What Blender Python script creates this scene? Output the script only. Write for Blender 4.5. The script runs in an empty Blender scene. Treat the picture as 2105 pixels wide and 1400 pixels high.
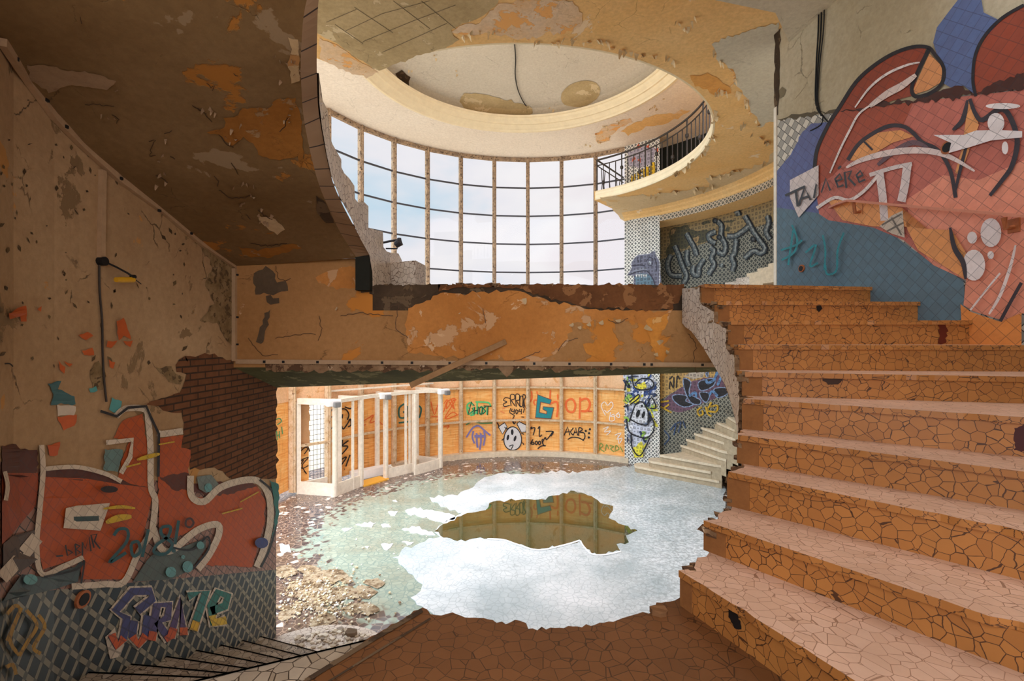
import bpy, bmesh, math, random
from mathutils import Vector, noise as mnoise
from mathutils.geometry import tessellate_polygon

SC = bpy.context.scene
COL = SC.collection
R = random.Random(7)
PI = math.pi

# ------------------------------------------------------------------ camera, sky, exposure
F, CX, CY, E = 992.0, 1052.5, 700.0, 3.4          # focal length in pixels, principal point, eye height above the hall floor
cam_d = bpy.data.cameras.new('camera')
cam_d.sensor_width = 36.0
cam_d.lens = 36.0 * F / 2105.0
cam_d.clip_start = 0.02
cam = bpy.data.objects.new('camera', cam_d)
cam.location = (0, 0, E)
cam.rotation_euler = (PI / 2, 0, 0)
COL.objects.link(cam)
SC.camera = cam
SC.view_settings.view_transform = 'Standard'
SC.view_settings.look = 'None'
SC.view_settings.exposure = 0.0
SC.view_settings.gamma = 1.0
SC.view_settings.use_curve_mapping = False
SC.render.film_transparent = False
SC.cycles.max_bounces = 10
SC.cycles.diffuse_bounces = 6
SC.cycles.transparent_max_bounces = 16


class NT:
    """small helper around a node tree"""
    def __init__(s, nt):
        s.nt = nt

    def new(s, typ, ins=None, **props):
        n = s.nt.nodes.new(typ)
        for k, v in props.items():
            setattr(n, k, v)
        for k, v in (ins or {}).items():
            sock = n.inputs[k]
            if isinstance(v, bpy.types.NodeSocket):
                s.nt.links.new(v, sock)
            else:
                if hasattr(sock.default_value, '__len__') and hasattr(v, '__len__') and len(v) == 3 and len(sock.default_value) == 4:
                    v = tuple(v) + (1.0,)
                sock.default_value = v
        return n

    def pos(s):
        return s.new('ShaderNodeNewGeometry').outputs['Position']

    def uv(s):
        return s.new('ShaderNodeTexCoord').outputs['UV']

    def noise(s, scale, detail=4, rough=.55, vec=None, dist=0.0):
        return s.new('ShaderNodeTexNoise', {'Vector': vec or s.pos(), 'Scale': scale, 'Detail': detail, 'Roughness': rough, 'Distortion': dist}).outputs['Fac']

    def ramp(s, fac, stops, interp='LINEAR'):
        n = s.new('ShaderNodeValToRGB', {'Fac': fac})
        cr = n.color_ramp
        cr.interpolation = interp
        while len(cr.elements) < len(stops):
            cr.elements.new(.5)
        for e, (p, c) in zip(cr.elements, stops):
            e.position = p
            e.color = (c, c, c, 1) if not hasattr(c, '__len__') else (*c[:3], 1)
        return n.outputs['Color']

    def mix(s, fac, a, b, blend='MIX'):
        return s.new('ShaderNodeMixRGB', {0: fac, 1: a, 2: b}, blend_type=blend).outputs[0]

    def math(s, op, a, b=0.0, c=0.0):
        return s.new('ShaderNodeMath', {0: a, 1: b, 2: c}, operation=op).outputs[0]

    def mapping(s, vec, scale=(1, 1, 1), rot=(0, 0, 0), loc=(0, 0, 0)):
        return s.new('ShaderNodeMapping', {'Vector': vec, 'Scale': scale, 'Rotation': rot, 'Location': loc}).outputs[0]

    def attr(s, name='Col'):
        return s.new('ShaderNodeAttribute', attribute_name=name).outputs['Color']

    def sep(s, vec):
        n = s.new('ShaderNodeSeparateXYZ', {0: vec})
        return n.outputs[0], n.outputs[1], n.outputs[2]


def lin(r, g, b):
    def f(c):
        c /= 255.0
        return c / 12.92 if c <= .04045 else ((c + .055) / 1.055) ** 2.4
    return (f(r), f(g), f(b))


# overcast sky: soft white cloud with pale blue gaps ahead, a brighter sun-lit cloud deck behind the building and overhead
W = bpy.data.worlds.new('sky')
SC.world = W
W.use_nodes = True
W.node_tree.nodes.clear()
_n = NT(W.node_tree)
_dir = _n.new('ShaderNodeTexCoord').outputs['Generated']
_x, _y, _z = _n.sep(_dir)
_cl = _n.noise(2.2, 5, .5, _n.mapping(_dir, (1, 1, 2.2), loc=(.35, .1, .2)), .25)
_leftness = _n.math('MULTIPLY_ADD', _x, -.32, .0)
_low = _n.math('MULTIPLY', _n.ramp(_z, [(0, 1), (.14, 0)]), .1)
_sky = _n.ramp(_n.math('ADD', _n.math('ADD', _cl, _leftness), _low), [(.36, lin(240, 232, 236)), (.46, lin(248, 244, 246)), (.58, lin(238, 236, 242)), (.72, lin(200, 222, 238))])
_back = _n.ramp(_n.math('MULTIPLY_ADD', _y, -.5, .5), [(.28, 0), (.62, 1)])
_up = _n.ramp(_z, [(.42, 0), (.72, 1)])
SKY_BACK, SKY_UP = 3.5, 3.8
_bright = _n.math('ADD', _n.math('MULTIPLY_ADD', _back, SKY_BACK, 1.0), _n.math('MULTIPLY', _up, SKY_UP))
_bg = _n.new('ShaderNodeBackground', {'Color': _sky, 'Strength': _bright})
_o = _n.new('ShaderNodeOutputWorld')
W.node_tree.links.new(_bg.outputs[0], _o.inputs[0])

# ------------------------------------------------------------------ materials
def nmat(name, fn, rough=.85, spec=.3, metallic=0.0):
    m = bpy.data.materials.new(name)
    m.use_nodes = True
    nt = m.node_tree
    nt.nodes.clear()
    n = NT(nt)
    out = n.new('ShaderNodeOutputMaterial')
    b = n.new('ShaderNodeBsdfPrincipled', {'Roughness': rough, 'Metallic': metallic})
    b.inputs['Specular IOR Level'].default_value = spec
    nt.links.new(b.outputs[0], out.inputs[0])
    r = fn(n)
    if not isinstance(r, dict):
        r = {'c': r}
    if isinstance(r['c'], bpy.types.NodeSocket):
        nt.links.new(r['c'], b.inputs['Base Color'])
    else:
        b.inputs['Base Color'].default_value = (*r['c'][:3], 1)
    if 'h' in r:
        bp = n.new('ShaderNodeBump', {'Height': r['h'], 'Strength': r.get('hs', .5), 'Distance': r.get('hd', .02)})
        nt.links.new(bp.outputs[0], b.inputs['Normal'])
    if 'r' in r:
        nt.links.new(r['r'], b.inputs['Roughness'])
    return m


def plaster(name, c1, c2, c3, c4=None, s=.7, bias=.0, crack=.5, fl=1.0):
    """old paint: base c1/c2 drifting, patches flaked to c3 (and c4), hairline cracks, rough relief"""
    def fn(n):
        base = n.mix(n.ramp(n.noise(s, 5, .6), [(.35, 0), (.65, 1)]), c1, c2)
        fine = n.noise(22, 5, .7)
        base = n.mix(.35, base, n.ramp(fine, [(.25, (.35, .3, .25)), (.7, (1, 1, 1))]), 'MULTIPLY')
        pk = n.noise(s * 2.1, 9, .62, n.mapping(n.pos(), loc=(3.1, 1.7, 9.2)), .35)
        f1 = n.ramp(pk, [(.60 - bias, 0), (.615 - bias, 1)])
        col = n.mix(n.math('MULTIPLY', f1, fl), base, c3)
        if c4:
            pk2 = n.noise(s * 3.0, 9, .6, n.mapping(n.pos(), loc=(-7, 2, 4)), .3)
            f2 = n.ramp(pk2, [(.645, 0), (.655, 1)])
            col = n.mix(f2, col, c4)
        v = n.new('ShaderNodeTexVoronoi', {'Vector': n.mix(.4, n.pos(), n.new('ShaderNodeTexNoise', {'Scale': 2.2, 'Detail': 8, 'Roughness': .65}).outputs['Color']), 'Scale': 5.0}, feature='DISTANCE_TO_EDGE').outputs['Distance']
        cm = n.math('MULTIPLY', n.ramp(v, [(0, 1), (.016, 0)]), n.ramp(n.noise(2.1, 4, .6), [(.54, 0), (.62, 1)]))
        col = n.mix(n.math('MULTIPLY', cm, crack), col, (.05, .035, .02))
        h = n.math('ADD', n.math('MULTIPLY', f1, -.5), n.math('MULTIPLY', fine, .35))
        return {'c': col, 'h': n.math('SUBTRACT', h, n.math('MULTIPLY', cm, .6)), 'hs': .6, 'hd': .012}
    return nmat(name, fn, .9, .2)


def mosaic(name, tile, tile2, grout, scale=9.5, gw=.035, rough=.45, dirt=.5, spec=.4):
    """crazy paving of broken tiles"""
    def fn(n):
        vec = n.mix(.012, n.pos(), n.new('ShaderNodeTexNoise', {'Scale': 9.0, 'Detail': 2}).outputs['Color'])
        d = n.new('ShaderNodeTexVoronoi', {'Vector': vec, 'Scale': scale, 'Randomness': .95}, feature='DISTANCE_TO_EDGE').outputs['Distance']
        cc = n.new('ShaderNodeTexVoronoi', {'Vector': vec, 'Scale': scale, 'Randomness': .95}, feature='F1').outputs['Color']
        t = n.mix(n.sep(cc)[0], tile, tile2)
        t = n.mix(n.math('MULTIPLY', n.ramp(n.noise(1.6, 6, .65), [(.4, 0), (.75, 1)]), dirt), t, tuple(c * .45 for c in tile))
        wv = n.math('MULTIPLY_ADD', n.noise(4, 2), gw * 1.3, gw * .3)
        g = n.math('LESS_THAN', d, wv)
        return {'c': n.mix(g, t, grout), 'h': n.math('SUBTRACT', 1.0, g), 'hs': .4, 'hd': .004}
    return nmat(name, fn, rough, spec)


def lattice_mask(n, freq, rot=0.0, asp=1.0):
    """white star lattice on dark: 1 where dark"""
    v = n.mapping(n.uv(), (freq, freq * asp, 1), (0, 0, rot))
    u, w, _ = n.sep(v)
    p = n.math('ABSOLUTE', n.math('SUBTRACT', n.math('FRACT', u), .5))
    q = n.math('ABSOLUTE', n.math('SUBTRACT', n.math('FRACT', w), .5))
    s = n.math('ADD', p, q)
    a = n.math('LESS_THAN', n.math('ABSOLUTE', n.math('SUBTRACT', s, .23)), .12)
    core = n.math('LESS_THAN', s, .05)
    b = n.math('GREATER_THAN', s, .78)
    star = n.math('GREATER_THAN', n.math('MAXIMUM', p, q), .44)
    return n.math('MINIMUM', n.math('ADD', n.math('ADD', a, core), n.math('ADD', b, n.math('MULTIPLY', star, 0.0))), 1.0)


def lattice(name, light, dark, freq=6.0, rot=0.0, asp=1.0):
    def fn(n):
        m = lattice_mask(n, freq, rot, asp)
        dirt = n.ramp(n.noise(2.5, 6, .65), [(.3, (.55, .5, .45)), (.65, (1, 1, 1))])
        return n.mix(.7, n.mix(m, light, dark), dirt, 'MULTIPLY')
    return nmat(name, fn, .45, .4)


def diag_mask(n, freq, lw=.06, rot=PI / 4, asp=1.0):
    v = n.mapping(n.uv(), (freq, freq * asp, 1), (0, 0, rot))
    u, w, _ = n.sep(v)
    p = n.math('ABSOLUTE', n.math('SUBTRACT', n.math('FRACT', u), .5))
    q = n.math('ABSOLUTE', n.math('SUBTRACT', n.math('FRACT', w), .5))
    line = n.math('GREATER_THAN', n.math('MAXIMUM', p, q), .5 - lw)
    par = n.math('MODULO', n.math('ADD', n.math('FLOOR', n.math('ADD', u, 200.0)), n.math('FLOOR', n.math('ADD', w, 200.0))), 2.0)
    return line, par


def paint_over(name, kind='plain', freq=7.0, strength=.6, rot=PI / 4, rough=.55, line=(.03, .025, .03), lw=.035):
    """sprayed paint (colour from the mesh) lying over whatever surface is beneath; tile joints show through"""
    def fn(n):
        c = n.attr()
        c = n.mix(.35, c, n.ramp(n.noise(14, 5, .7), [(.25, (.55, .5, .48)), (.6, (1, 1, 1))]), 'MULTIPLY')
        if kind == 'diag':
            l, par = diag_mask(n, freq, lw, rot)
            c = n.mix(n.math('MULTIPLY', l, strength), c, line)
            c = n.mix(n.math('MULTIPLY', par, .10), c, (.1, .06, .05))
            return {'c': c, 'h': n.math('SUBTRACT', 1.0, l), 'hs': .3, 'hd': .004}
        if kind == 'lattice':
            m = lattice_mask(n, freq, rot)
            c = n.mix(n.math('MULTIPLY', m, strength), c, line)
        return c
    return nmat(name, fn, rough, .3)


def plain(name, c, rough=.6, spec=.4, metallic=0.0, var=.25, s=18):
    def fn(n):
        return n.mix(var, c, n.ramp(n.noise(s, 6, .7), [(.3, (.4, .36, .32)), (.65, (1, 1, 1))]), 'MULTIPLY')
    return nmat(name, fn, rough, spec, metallic)


M = {}
# soffits and walls of the stair tower
M['soffit'] = plaster('ochre_soffit_paint', lin(138, 110, 74), lin(120, 92, 56), lin(166, 110, 48), lin(146, 122, 92), .8, .0)
M['beam'] = plaster('ochre_beam_paint', lin(182, 134, 84), lin(160, 114, 66), lin(196, 126, 54), lin(196, 156, 118), .8, .02)
M['orange'] = plaster('orange_undercoat', lin(220, 148, 66), lin(200, 128, 54), lin(218, 164, 98), None, 1.4, -.03, .3)
M['cream'] = plaster('cream_wall_paint', lin(206, 180, 142), lin(190, 158, 112), lin(176, 130, 80), None, .9, -.02, 1.0)
M['white_wall'] = plaster('pale_wall_paint', lin(196, 182, 156), lin(182, 164, 132), lin(170, 140, 100), None, .6, -.09, .5)
M['concrete'] = plaster('bare_concrete', lin(206, 184, 142), lin(188, 166, 124), lin(216, 196, 158), None, 1.3, .02, .9)
M['dark_concrete'] = plaster('dark_concrete', lin(88, 70, 52), lin(64, 50, 38), lin(106, 86, 64), None, 2.6, .04, .6)
M['green_concrete'] = plaster('dark_green_concrete', lin(104, 98, 60), lin(74, 70, 40), lin(128, 118, 80), None, 2.2, .03, .8)  # dark green tone, on the underside of the bridge
M['gallery'] = plaster('gallery_soffit_paint', lin(252, 212, 150), lin(248, 200, 130), lin(244, 216, 178), None, .7, -.04, .2)
M['gallery_orange'] = plaster('gallery_orange_paint', lin(240, 180, 104), lin(236, 170, 92), lin(238, 206, 162), None, .9, -.06, .2)
M['ceiling'] = plaster('peach_ceiling_paint', lin(252, 240, 226), lin(248, 234, 218), lin(236, 218, 198), None, .5, -.1, .15)
M['dome'] = plaster('grey_dome_paint', lin(222, 214, 200), lin(214, 206, 192), lin(200, 190, 172), None, .5, -.1, .15)
M['cornice'] = plain('cream_cornice', lin(246, 228, 192), .7, .2, var=.2, s=5)
M['grey_paint'] = plaster('grey_green_paint', lin(224, 218, 198), lin(216, 208, 186), lin(206, 194, 168), None, .6, -.1, .1)
M['riser'] = mosaic('terracotta_mosaic', lin(188, 124, 62), lin(172, 110, 54), lin(84, 52, 30), 22.0, .026)
M['tread'] = mosaic('pink_tread_mosaic', lin(226, 186, 160), lin(216, 174, 146), lin(160, 122, 98), 20.0, .022)
M['landing'] = mosaic('brown_landing_mosaic', lin(124, 80, 46), lin(114, 73, 41), lin(72, 46, 28), 18.0, .024)
M['white_mosaic'] = mosaic('white_mosaic', lin(226, 212, 196), lin(212, 196, 178), lin(112, 88, 70), 18.0, .03)
M['grey_brown_nosing'] = plain('dark_nosing_line', lin(104, 90, 76), .6, .3, var=.4)
M['dirty_mosaic'] = mosaic('dirty_white_mosaic', lin(190, 174, 152), lin(150, 132, 108), lin(70, 58, 46), 18.0, .03, .6, .95)
M['broken'] = plaster('broken_mortar', lin(160, 128, 96), lin(122, 92, 64), lin(92, 66, 46), lin(190, 165, 135), 5.0, .08, .5)
M['step_riser'] = plain('worn_shaded_riser', lin(186, 166, 136), .8, .2, var=.5, s=9)  # darker than the treads: riser shade is put into the colour
M['stone_step'] = plain('worn_pale_step', lin(226, 206, 176), .7, .3, var=.45, s=9)
M['band_tile'] = nmat('square_tile_band', lambda n: n.mix(n.ramp(n.math('FRACT', n.math('MULTIPLY', n.sep(n.uv())[0], 5.6)), [(.045, 1), (.05, 0)]), n.mix(n.ramp(n.noise(1.5, 4), [(.35, 0), (.65, 1)]), lin(168, 140, 112), lin(146, 116, 86)), (.05, .035, .03)), .55, .3)
M['lattice'] = lattice('star_lattice_tile', lin(232, 228, 218), lin(44, 46, 50), 10.0)
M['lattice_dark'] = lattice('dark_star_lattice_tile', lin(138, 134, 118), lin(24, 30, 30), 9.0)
M['lattice_frieze'] = lattice('frieze_tile', lin(206, 190, 168), lin(70, 74, 66), 9.0)
M['brick'] = nmat('old_brick', lambda n: (lambda b: {'c': n.mix(.5, b.outputs['Color'], n.ramp(n.noise(9, 6, .7), [(.3, (.35, .3, .25)), (.7, (1, 1, 1))]), 'MULTIPLY'), 'h': n.math('SUBTRACT', 1.0, b.outputs['Fac']), 'hs': .8, 'hd': .015})(n.new('ShaderNodeTexBrick', {'Vector': n.uv(), 'Color1': lin(126, 82, 52), 'Color2': lin(108, 68, 42), 'Mortar': lin(70, 52, 38), 'Scale': 1.0, 'Mortar Size': .007, 'Brick Width': .19, 'Row Height': .055, 'Bias': .0})), .9, .2)
def _ply(n):
    g = n.noise(3.0, 7, .6, n.mapping(n.pos(), (1, 1, 9)), .2)
    c = n.ramp(g, [(.3, lin(226, 148, 72)), (.5, lin(240, 174, 98)), (.68, lin(246, 198, 130))])
    _, _, z = n.sep(n.pos())
    streak = n.noise(5, 6, .7, n.mapping(n.pos(), (3, 3, .5)))
    c = n.mix(n.math('MULTIPLY', n.ramp(streak, [(.52, 0), (.72, 1)]), .35), c, lin(140, 84, 36))
    return c
M['plywood'] = nmat('orange_plywood', _ply, .7, .25)
M['pale_ply'] = plaster('pale_board', lin(244, 202, 160), lin(236, 188, 142), lin(214, 160, 108), None, 2.0, .0, .3)
M['frame'] = plaster('flaking_window_frame', lin(150, 128, 108), lin(196, 166, 134), lin(92, 74, 60), lin(214, 192, 160), 9.0, .03, .2)
M['frame_low'] = plaster('cream_lower_frame', lin(226, 202, 170), lin(206, 172, 130), lin(150, 112, 78), None, 9.0, -.02, .2)
M['steel'] = plain('dark_glazing_bar', lin(66, 66, 74), .5, .4, var=.3)
M['iron'] = plain('dark_wrought_iron', lin(58, 50, 44), .5, .5, .3, .3)
M['white_metal'] = plain('white_painted_metal', lin(240, 228, 208), .45, .4, var=.35, s=12)
M['lamp_white'] = plain('white_lamp_box', lin(244, 242, 238), .4, .5, var=.1)
M['lamp_grey'] = plain('grey_lamp_lens', lin(120, 118, 116), .3, .5, var=.1)
M['strip'] = plain('painted_wire_strip', lin(178, 146, 112), .6, .3, var=.3)
M['black'] = plain('black_rubber', lin(26, 24, 24), .6, .3, var=.1)
M['yellow'] = plain('yellow_plastic', lin(214, 160, 30), .5, .4, var=.15)
M['dark_void'] = plain('dark_olive', lin(44, 44, 38), .9, .1)  # near-black olive, on the gallery back wall and the parapet end
M['wood'] = plain('grey_brown_lath', lin(160, 122, 84), .8, .2, var=.5, s=8)
def _glass():
    m = bpy.data.materials.new('window_glass')
    m.use_nodes = True
    nt = m.node_tree
    nt.nodes.clear()
    n = NT(nt)
    o = n.new('ShaderNodeOutputMaterial')
    t = n.new('ShaderNodeBsdfTransparent', {'Color': (.985, .99, .99, 1)})
    g = n.new('ShaderNodeBsdfGlossy', {'Roughness': .02, 'Color': (1, 1, 1, 1)})
    x = n.new('ShaderNodeMixShader', {0: .008, 1: t.outputs[0], 2: g.outputs[0]})
    nt.links.new(x.outputs[0], o.inputs[0])
    return m
M['glass'] = _glass()

# ------------------------------------------------------------------ mesh building
ORG = {}                                            # world origin of every object built


class MB:
    def __init__(s):
        s.v, s.f, s.m, s.c, s.uv, s.marks = [], [], [], [], [], []

    def add(s, verts, faces, mat=0, col=None, uv=None):
        o = len(s.v)
        s.v += [tuple(p) for p in verts]
        s.uv += list(uv) if uv else [(p[0] + p[1], p[2]) for p in verts]
        s.c += [(*(col or (1, 1, 1)), 1.0)] * len(verts)
        for f in faces:
            s.f.append([i + o for i in f])
            s.m.append(mat)
        return s

    def box(s, c, size, rz=0.0, mat=0, col=None):
        cx, cy, cz = c
        sx, sy, sz = (k / 2 for k in size)
        ca, sa = math.cos(rz), math.sin(rz)
        vs = []
        for z in (-sz, sz):
            for x, y in ((-sx, -sy), (sx, -sy), (sx, sy), (-sx, sy)):
                vs.append((cx + x * ca - y * sa, cy + x * sa + y * ca, cz + z))
        return s.add(vs, [(3, 2, 1, 0), (4, 5, 6, 7), (0, 1, 5, 4), (1, 2, 6, 5), (2, 3, 7, 6), (3, 0, 4, 7)], mat, col)

    def bar(s, a, b, w, h=None, mat=0, col=None):
        """rectangular bar from a to b, w wide (horizontal) and h deep"""
        a, b = Vector(a), Vector(b)
        d = (b - a).normalized()
        up = Vector((0, 0, 1)) if abs(d.z) < .95 else Vector((0, 1, 0))
        x = d.cross(up).normalized()
        y = x.cross(d).normalized()
        h = w if h is None else h
        vs = [p + x * sx * w / 2 + y * sy * h / 2 for p in (a, b) for sx, sy in ((-1, -1), (1, -1), (1, 1), (-1, 1))]
        return s.add(vs, [(0, 1, 2, 3), (7, 6, 5, 4), (0, 4, 5, 1), (1, 5, 6, 2), (2, 6, 7, 3), (3, 7, 4, 0)], mat, col)

    def tube(s, path, r, n=8, mat=0, col=None, cap=True):
        path = [Vector(p) for p in path]
        rings = []
        for i, p in enumerate(path):
            d = (path[min(i + 1, len(path) - 1)] - path[max(i - 1, 0)]).normalized()
            up = Vector((0, 0, 1)) if abs(d.z) < .95 else Vector((0, 1, 0))
            x = d.cross(up).normalized()
            y = x.cross(d)
            rr = r[i] if hasattr(r, '__len__') else r
            rings.append([p + x * math.cos(2 * PI * k / n) * rr + y * math.sin(2 * PI * k / n) * rr for k in range(n)])
        vs = [p for rg in rings for p in rg]
        fs = [(i * n + k, i * n + (k + 1) % n, (i + 1) * n + (k + 1) % n, (i + 1) * n + k) for i in range(len(path) - 1) for k in range(n)]
        if cap:
            fs += [tuple(range(n))[::-1], tuple((len(path) - 1) * n + k for k in range(n))]
        return s.add(vs, fs, mat, col)

    def prism(s, poly, z0, z1, mat=0, mat_side=None, col=None):
        """plan polygon between heights (numbers or one per vertex)"""
        n = len(poly)
        za = z0 if hasattr(z0, '__len__') else [z0] * n
        zb = z1 if hasattr(z1, '__len__') else [z1] * n
        tri = tessellate_polygon([[Vector((p[0], p[1], 0)) for p in poly]])
        bot = [(p[0], p[1], z) for p, z in zip(poly, za)]
        top = [(p[0], p[1], z) for p, z in zip(poly, zb)]
        area = sum(poly[i][0] * poly[(i + 1) % n][1] - poly[(i + 1) % n][0] * poly[i][1] for i in range(n))
        def orient(t, up):
            a, b, c = (poly[i] for i in t)
            cr = (b[0] - a[0]) * (c[1] - a[1]) - (b[1] - a[1]) * (c[0] - a[0])
            return t if (cr > 0) == up else t[::-1]
        s.add(top, [orient(t, True) for t in tri], mat, col)
        s.add(bot, [orient(t, False) for t in tri], mat, col)
        ms = mat if mat_side is None else mat_side
        u = 0
        for i in range(n):
            j = (i + 1) % n
            L = math.hypot(poly[j][0] - poly[i][0], poly[j][1] - poly[i][1])
            q = [bot[i], bot[j], top[j], top[i]]
            uvq = [(u, bot[i][2]), (u + L, bot[j][2]), (u + L, top[j][2]), (u, top[i][2])]
            s.add(q, [(0, 1, 2, 3) if area > 0 else (3, 2, 1, 0)], ms, col, uvq)
            u += L
        return s

    def strip(s, A, B, mat=0, uv=None, flip=False, col=None):
        """quads between two polylines of equal length"""
        n = len(A)
        L = [0.0]
        for i in range(1, n):
            L.append(L[-1] + (Vector(A[i]) - Vector(A[i - 1])).length)
        vs = list(A) + list(B)
        w = (Vector(A[0]) - Vector(B[0])).length
        uvs = uv or [(l, 0.0) for l in L] + [(l, w) for l in L]
        fs = [(i, i + 1, n + i + 1, n + i) for i in range(n - 1)]
        return s.add(vs, [f[::-1] for f in fs] if flip else fs, mat, col, uvs)

    def build(s, name, mats, parent=None, smooth=False, label=None, cat=None, group=None, kind=None, bevel=0.0):
        me = bpy.data.meshes.new(name)
        if parent is not None:
            org = Vector(ORG[parent.name])
        else:
            xs, ys, zs = zip(*s.v)
            org = Vector(((min(xs) + max(xs)) / 2, (min(ys) + max(ys)) / 2, min(zs)))
        me.from_pydata([tuple(Vector(p) - org) for p in s.v], [], s.f)
        for m in (mats if isinstance(mats, (list, tuple)) else [mats]):
            me.materials.append(m)
        me.polygons.foreach_set('material_index', s.m)
        uvl = me.uv_layers.new(name='UVMap')
        ca = me.color_attributes.new('Col', 'FLOAT_COLOR', 'POINT')
        flat = [0.0] * (2 * len(me.loops))
        for l in me.loops:
            flat[2 * l.index], flat[2 * l.index + 1] = s.uv[l.vertex_index]
        uvl.data.foreach_set('uv', flat)
        ca.data.foreach_set('color', [k for c in s.c for k in c])
        if smooth:
            me.polygons.foreach_set('use_smooth', [True] * len(me.polygons))
        me.validate()
        me.update()
        o = bpy.data.objects.new(name, me)
        COL.objects.link(o)
        if parent is not None:
            o.parent = parent
        else:
            o.location = org
        ORG[o.name] = tuple(org)
        if bevel:
            bv = o.modifiers.new('edge', 'BEVEL')
            bv.width = bevel
            bv.segments = 2
            bv.limit_method = 'ANGLE'
        tag(o, label, cat, group, kind)
        return o


def build_each(mb, name, mats, parent, size=None, **kw):
    """every outline collected in mb becomes an object of its own; size = vertices per piece, or None for the marked outlines"""
    marks = mb.marks + [len(mb.v)] if size is None else list(range(0, len(mb.v) + 1, size))
    for a, b in zip(marks, marks[1:]):
        m = MB()
        fi = [k for k, f in enumerate(mb.f) if a <= f[0] < b]
        m.v, m.uv, m.c = mb.v[a:b], mb.uv[a:b], mb.c[a:b]
        m.f = [[i - a for i in mb.f[k]] for k in fi]
        m.m = [0] * len(fi)
        mt = mats[mb.m[fi[0]]] if isinstance(mats, list) else mats
        m.build(name, mt, parent, **kw)


def tag(o, label=None, cat=None, group=None, kind=None):
    if label: o['label'] = label
    if cat: o['category'] = cat
    if group: o['group'] = group
    if kind: o['kind'] = kind
    return o


def thing(name, loc, label, cat, group=None):
    o = bpy.data.objects.new(name, None)
    o.empty_display_size = .1
    o.location = loc
    COL.objects.link(o)
    ORG[o.name] = tuple(loc)
    return tag(o, label, cat, group)


# ------------------------------------------------------------------ surfaces one can trace on
class Wall:
    """upright surface over a plan polyline; at(px, py) gives the point of the surface seen at that pixel"""
    def __init__(s, pts, far=True):
        s.pts = [Vector((p[0], p[1])) for p in pts]
        s.far = far
        s.L = [0.0]
        for a, b in zip(s.pts, s.pts[1:]):
            s.L.append(s.L[-1] + (b - a).length)

    def hit(s, px):
        k = (px - CX) / F
        best = None
        for i, (a, b) in enumerate(zip(s.pts, s.pts[1:])):
            fa, fb = a.x - k * a.y, b.x - k * b.y
            if fa == fb or fa * fb > 0:
                continue
            t = fa / (fa - fb)
            p = a + (b - a) * t
            if p.y > .05 and (best is None or (p.y > best[0].y) == s.far):
                best = (p, s.L[i] + (b - a).length * t, i)
        if best is None:                             # beyond the ends: extend the nearest end segment
            c = []
            for i in (0, len(s.pts) - 2):
                a, b = s.pts[i], s.pts[i + 1]
                fa, fb = a.x - k * a.y, b.x - k * b.y
                t = fa / (fa - fb) if fa != fb else 0
                t = max(-.4, min(1.4, t))
                p = a + (b - a) * t
                c.append((abs(p.x - k * p.y), p, s.L[i] + (b - a).length * t, i))
            c.sort(key=lambda q: q[0])
            best = c[0][1:]
        p, u, i = best
        d = (s.pts[i + 1] - s.pts[i]).normalized()
        n = Vector((-d.y, d.x))
        if n.dot(-p) < 0:
            n = -n
        return p, u, n

    def at(s, px, py, off=0.0):
        p, u, n = s.hit(px)
        z = E + (CY - py) / F * p.y
        q = p + n * off
        return (q.x, q.y, z), (u, z)


class Flat:
    """level surface at height z"""
    def __init__(s, z):
        s.z = z
        s.n = -1.0 if z > E else 1.0

    def at(s, px, py, off=0.0):
        dz = (CY - py) / F
        y = (s.z - E) / dz
        x = (px - CX) / F * y
        return (x, y, s.z + s.n * off), (x, y)


def smooth(pts, k=6, closed=False):
    """Catmull-Rom"""
    n = len(pts)
    out = []
    for i in range(n if closed else n - 1):
        g = (lambda j: pts[j % n]) if closed else (lambda j: pts[max(0, min(n - 1, j))])
        p0, p1, p2, p3 = g(i - 1), g(i), g(i + 1), g(i + 2)
        for a in range(k):
            t = a / k
            out.append(tuple(.5 * (2 * p1[d] + (p2[d] - p0[d]) * t + (2 * p0[d] - 5 * p1[d] + 4 * p2[d] - p3[d]) * t * t + (3 * p1[d] - p0[d] - 3 * p2[d] + p3[d]) * t ** 3) for d in (0, 1)))
    if not closed:
        out.append(tuple(pts[-1]))
    return out


def rag(pts, amp=4.0, step=7.0, seed=1, closed=True):
    """ragged outline"""
    r = random.Random(seed)
    out = []
    n = len(pts)
    for i in range(n if closed else n - 1):
        a, b = pts[i], pts[(i + 1) % n]
        L = math.hypot(b[0] - a[0], b[1] - a[1])
        k = max(1, int(L / step))
        nx, ny = (-(b[1] - a[1]) / (L or 1), (b[0] - a[0]) / (L or 1))
        for j in range(k):
            t = j / k
            w = r.gauss(0, amp * .5) if j else r.gauss(0, amp * .2)
            out.append((a[0] + (b[0] - a[0]) * t + nx * w, a[1] + (b[1] - a[1]) * t + ny * w))
    if not closed:
        out.append(pts[-1])
    return out


def clean_poly(poly):
    q = []
    for p in poly:
        if not q or math.hypot(p[0] - q[-1][0], p[1] - q[-1][1]) > .05:
            q.append(p)
    return q


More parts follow.
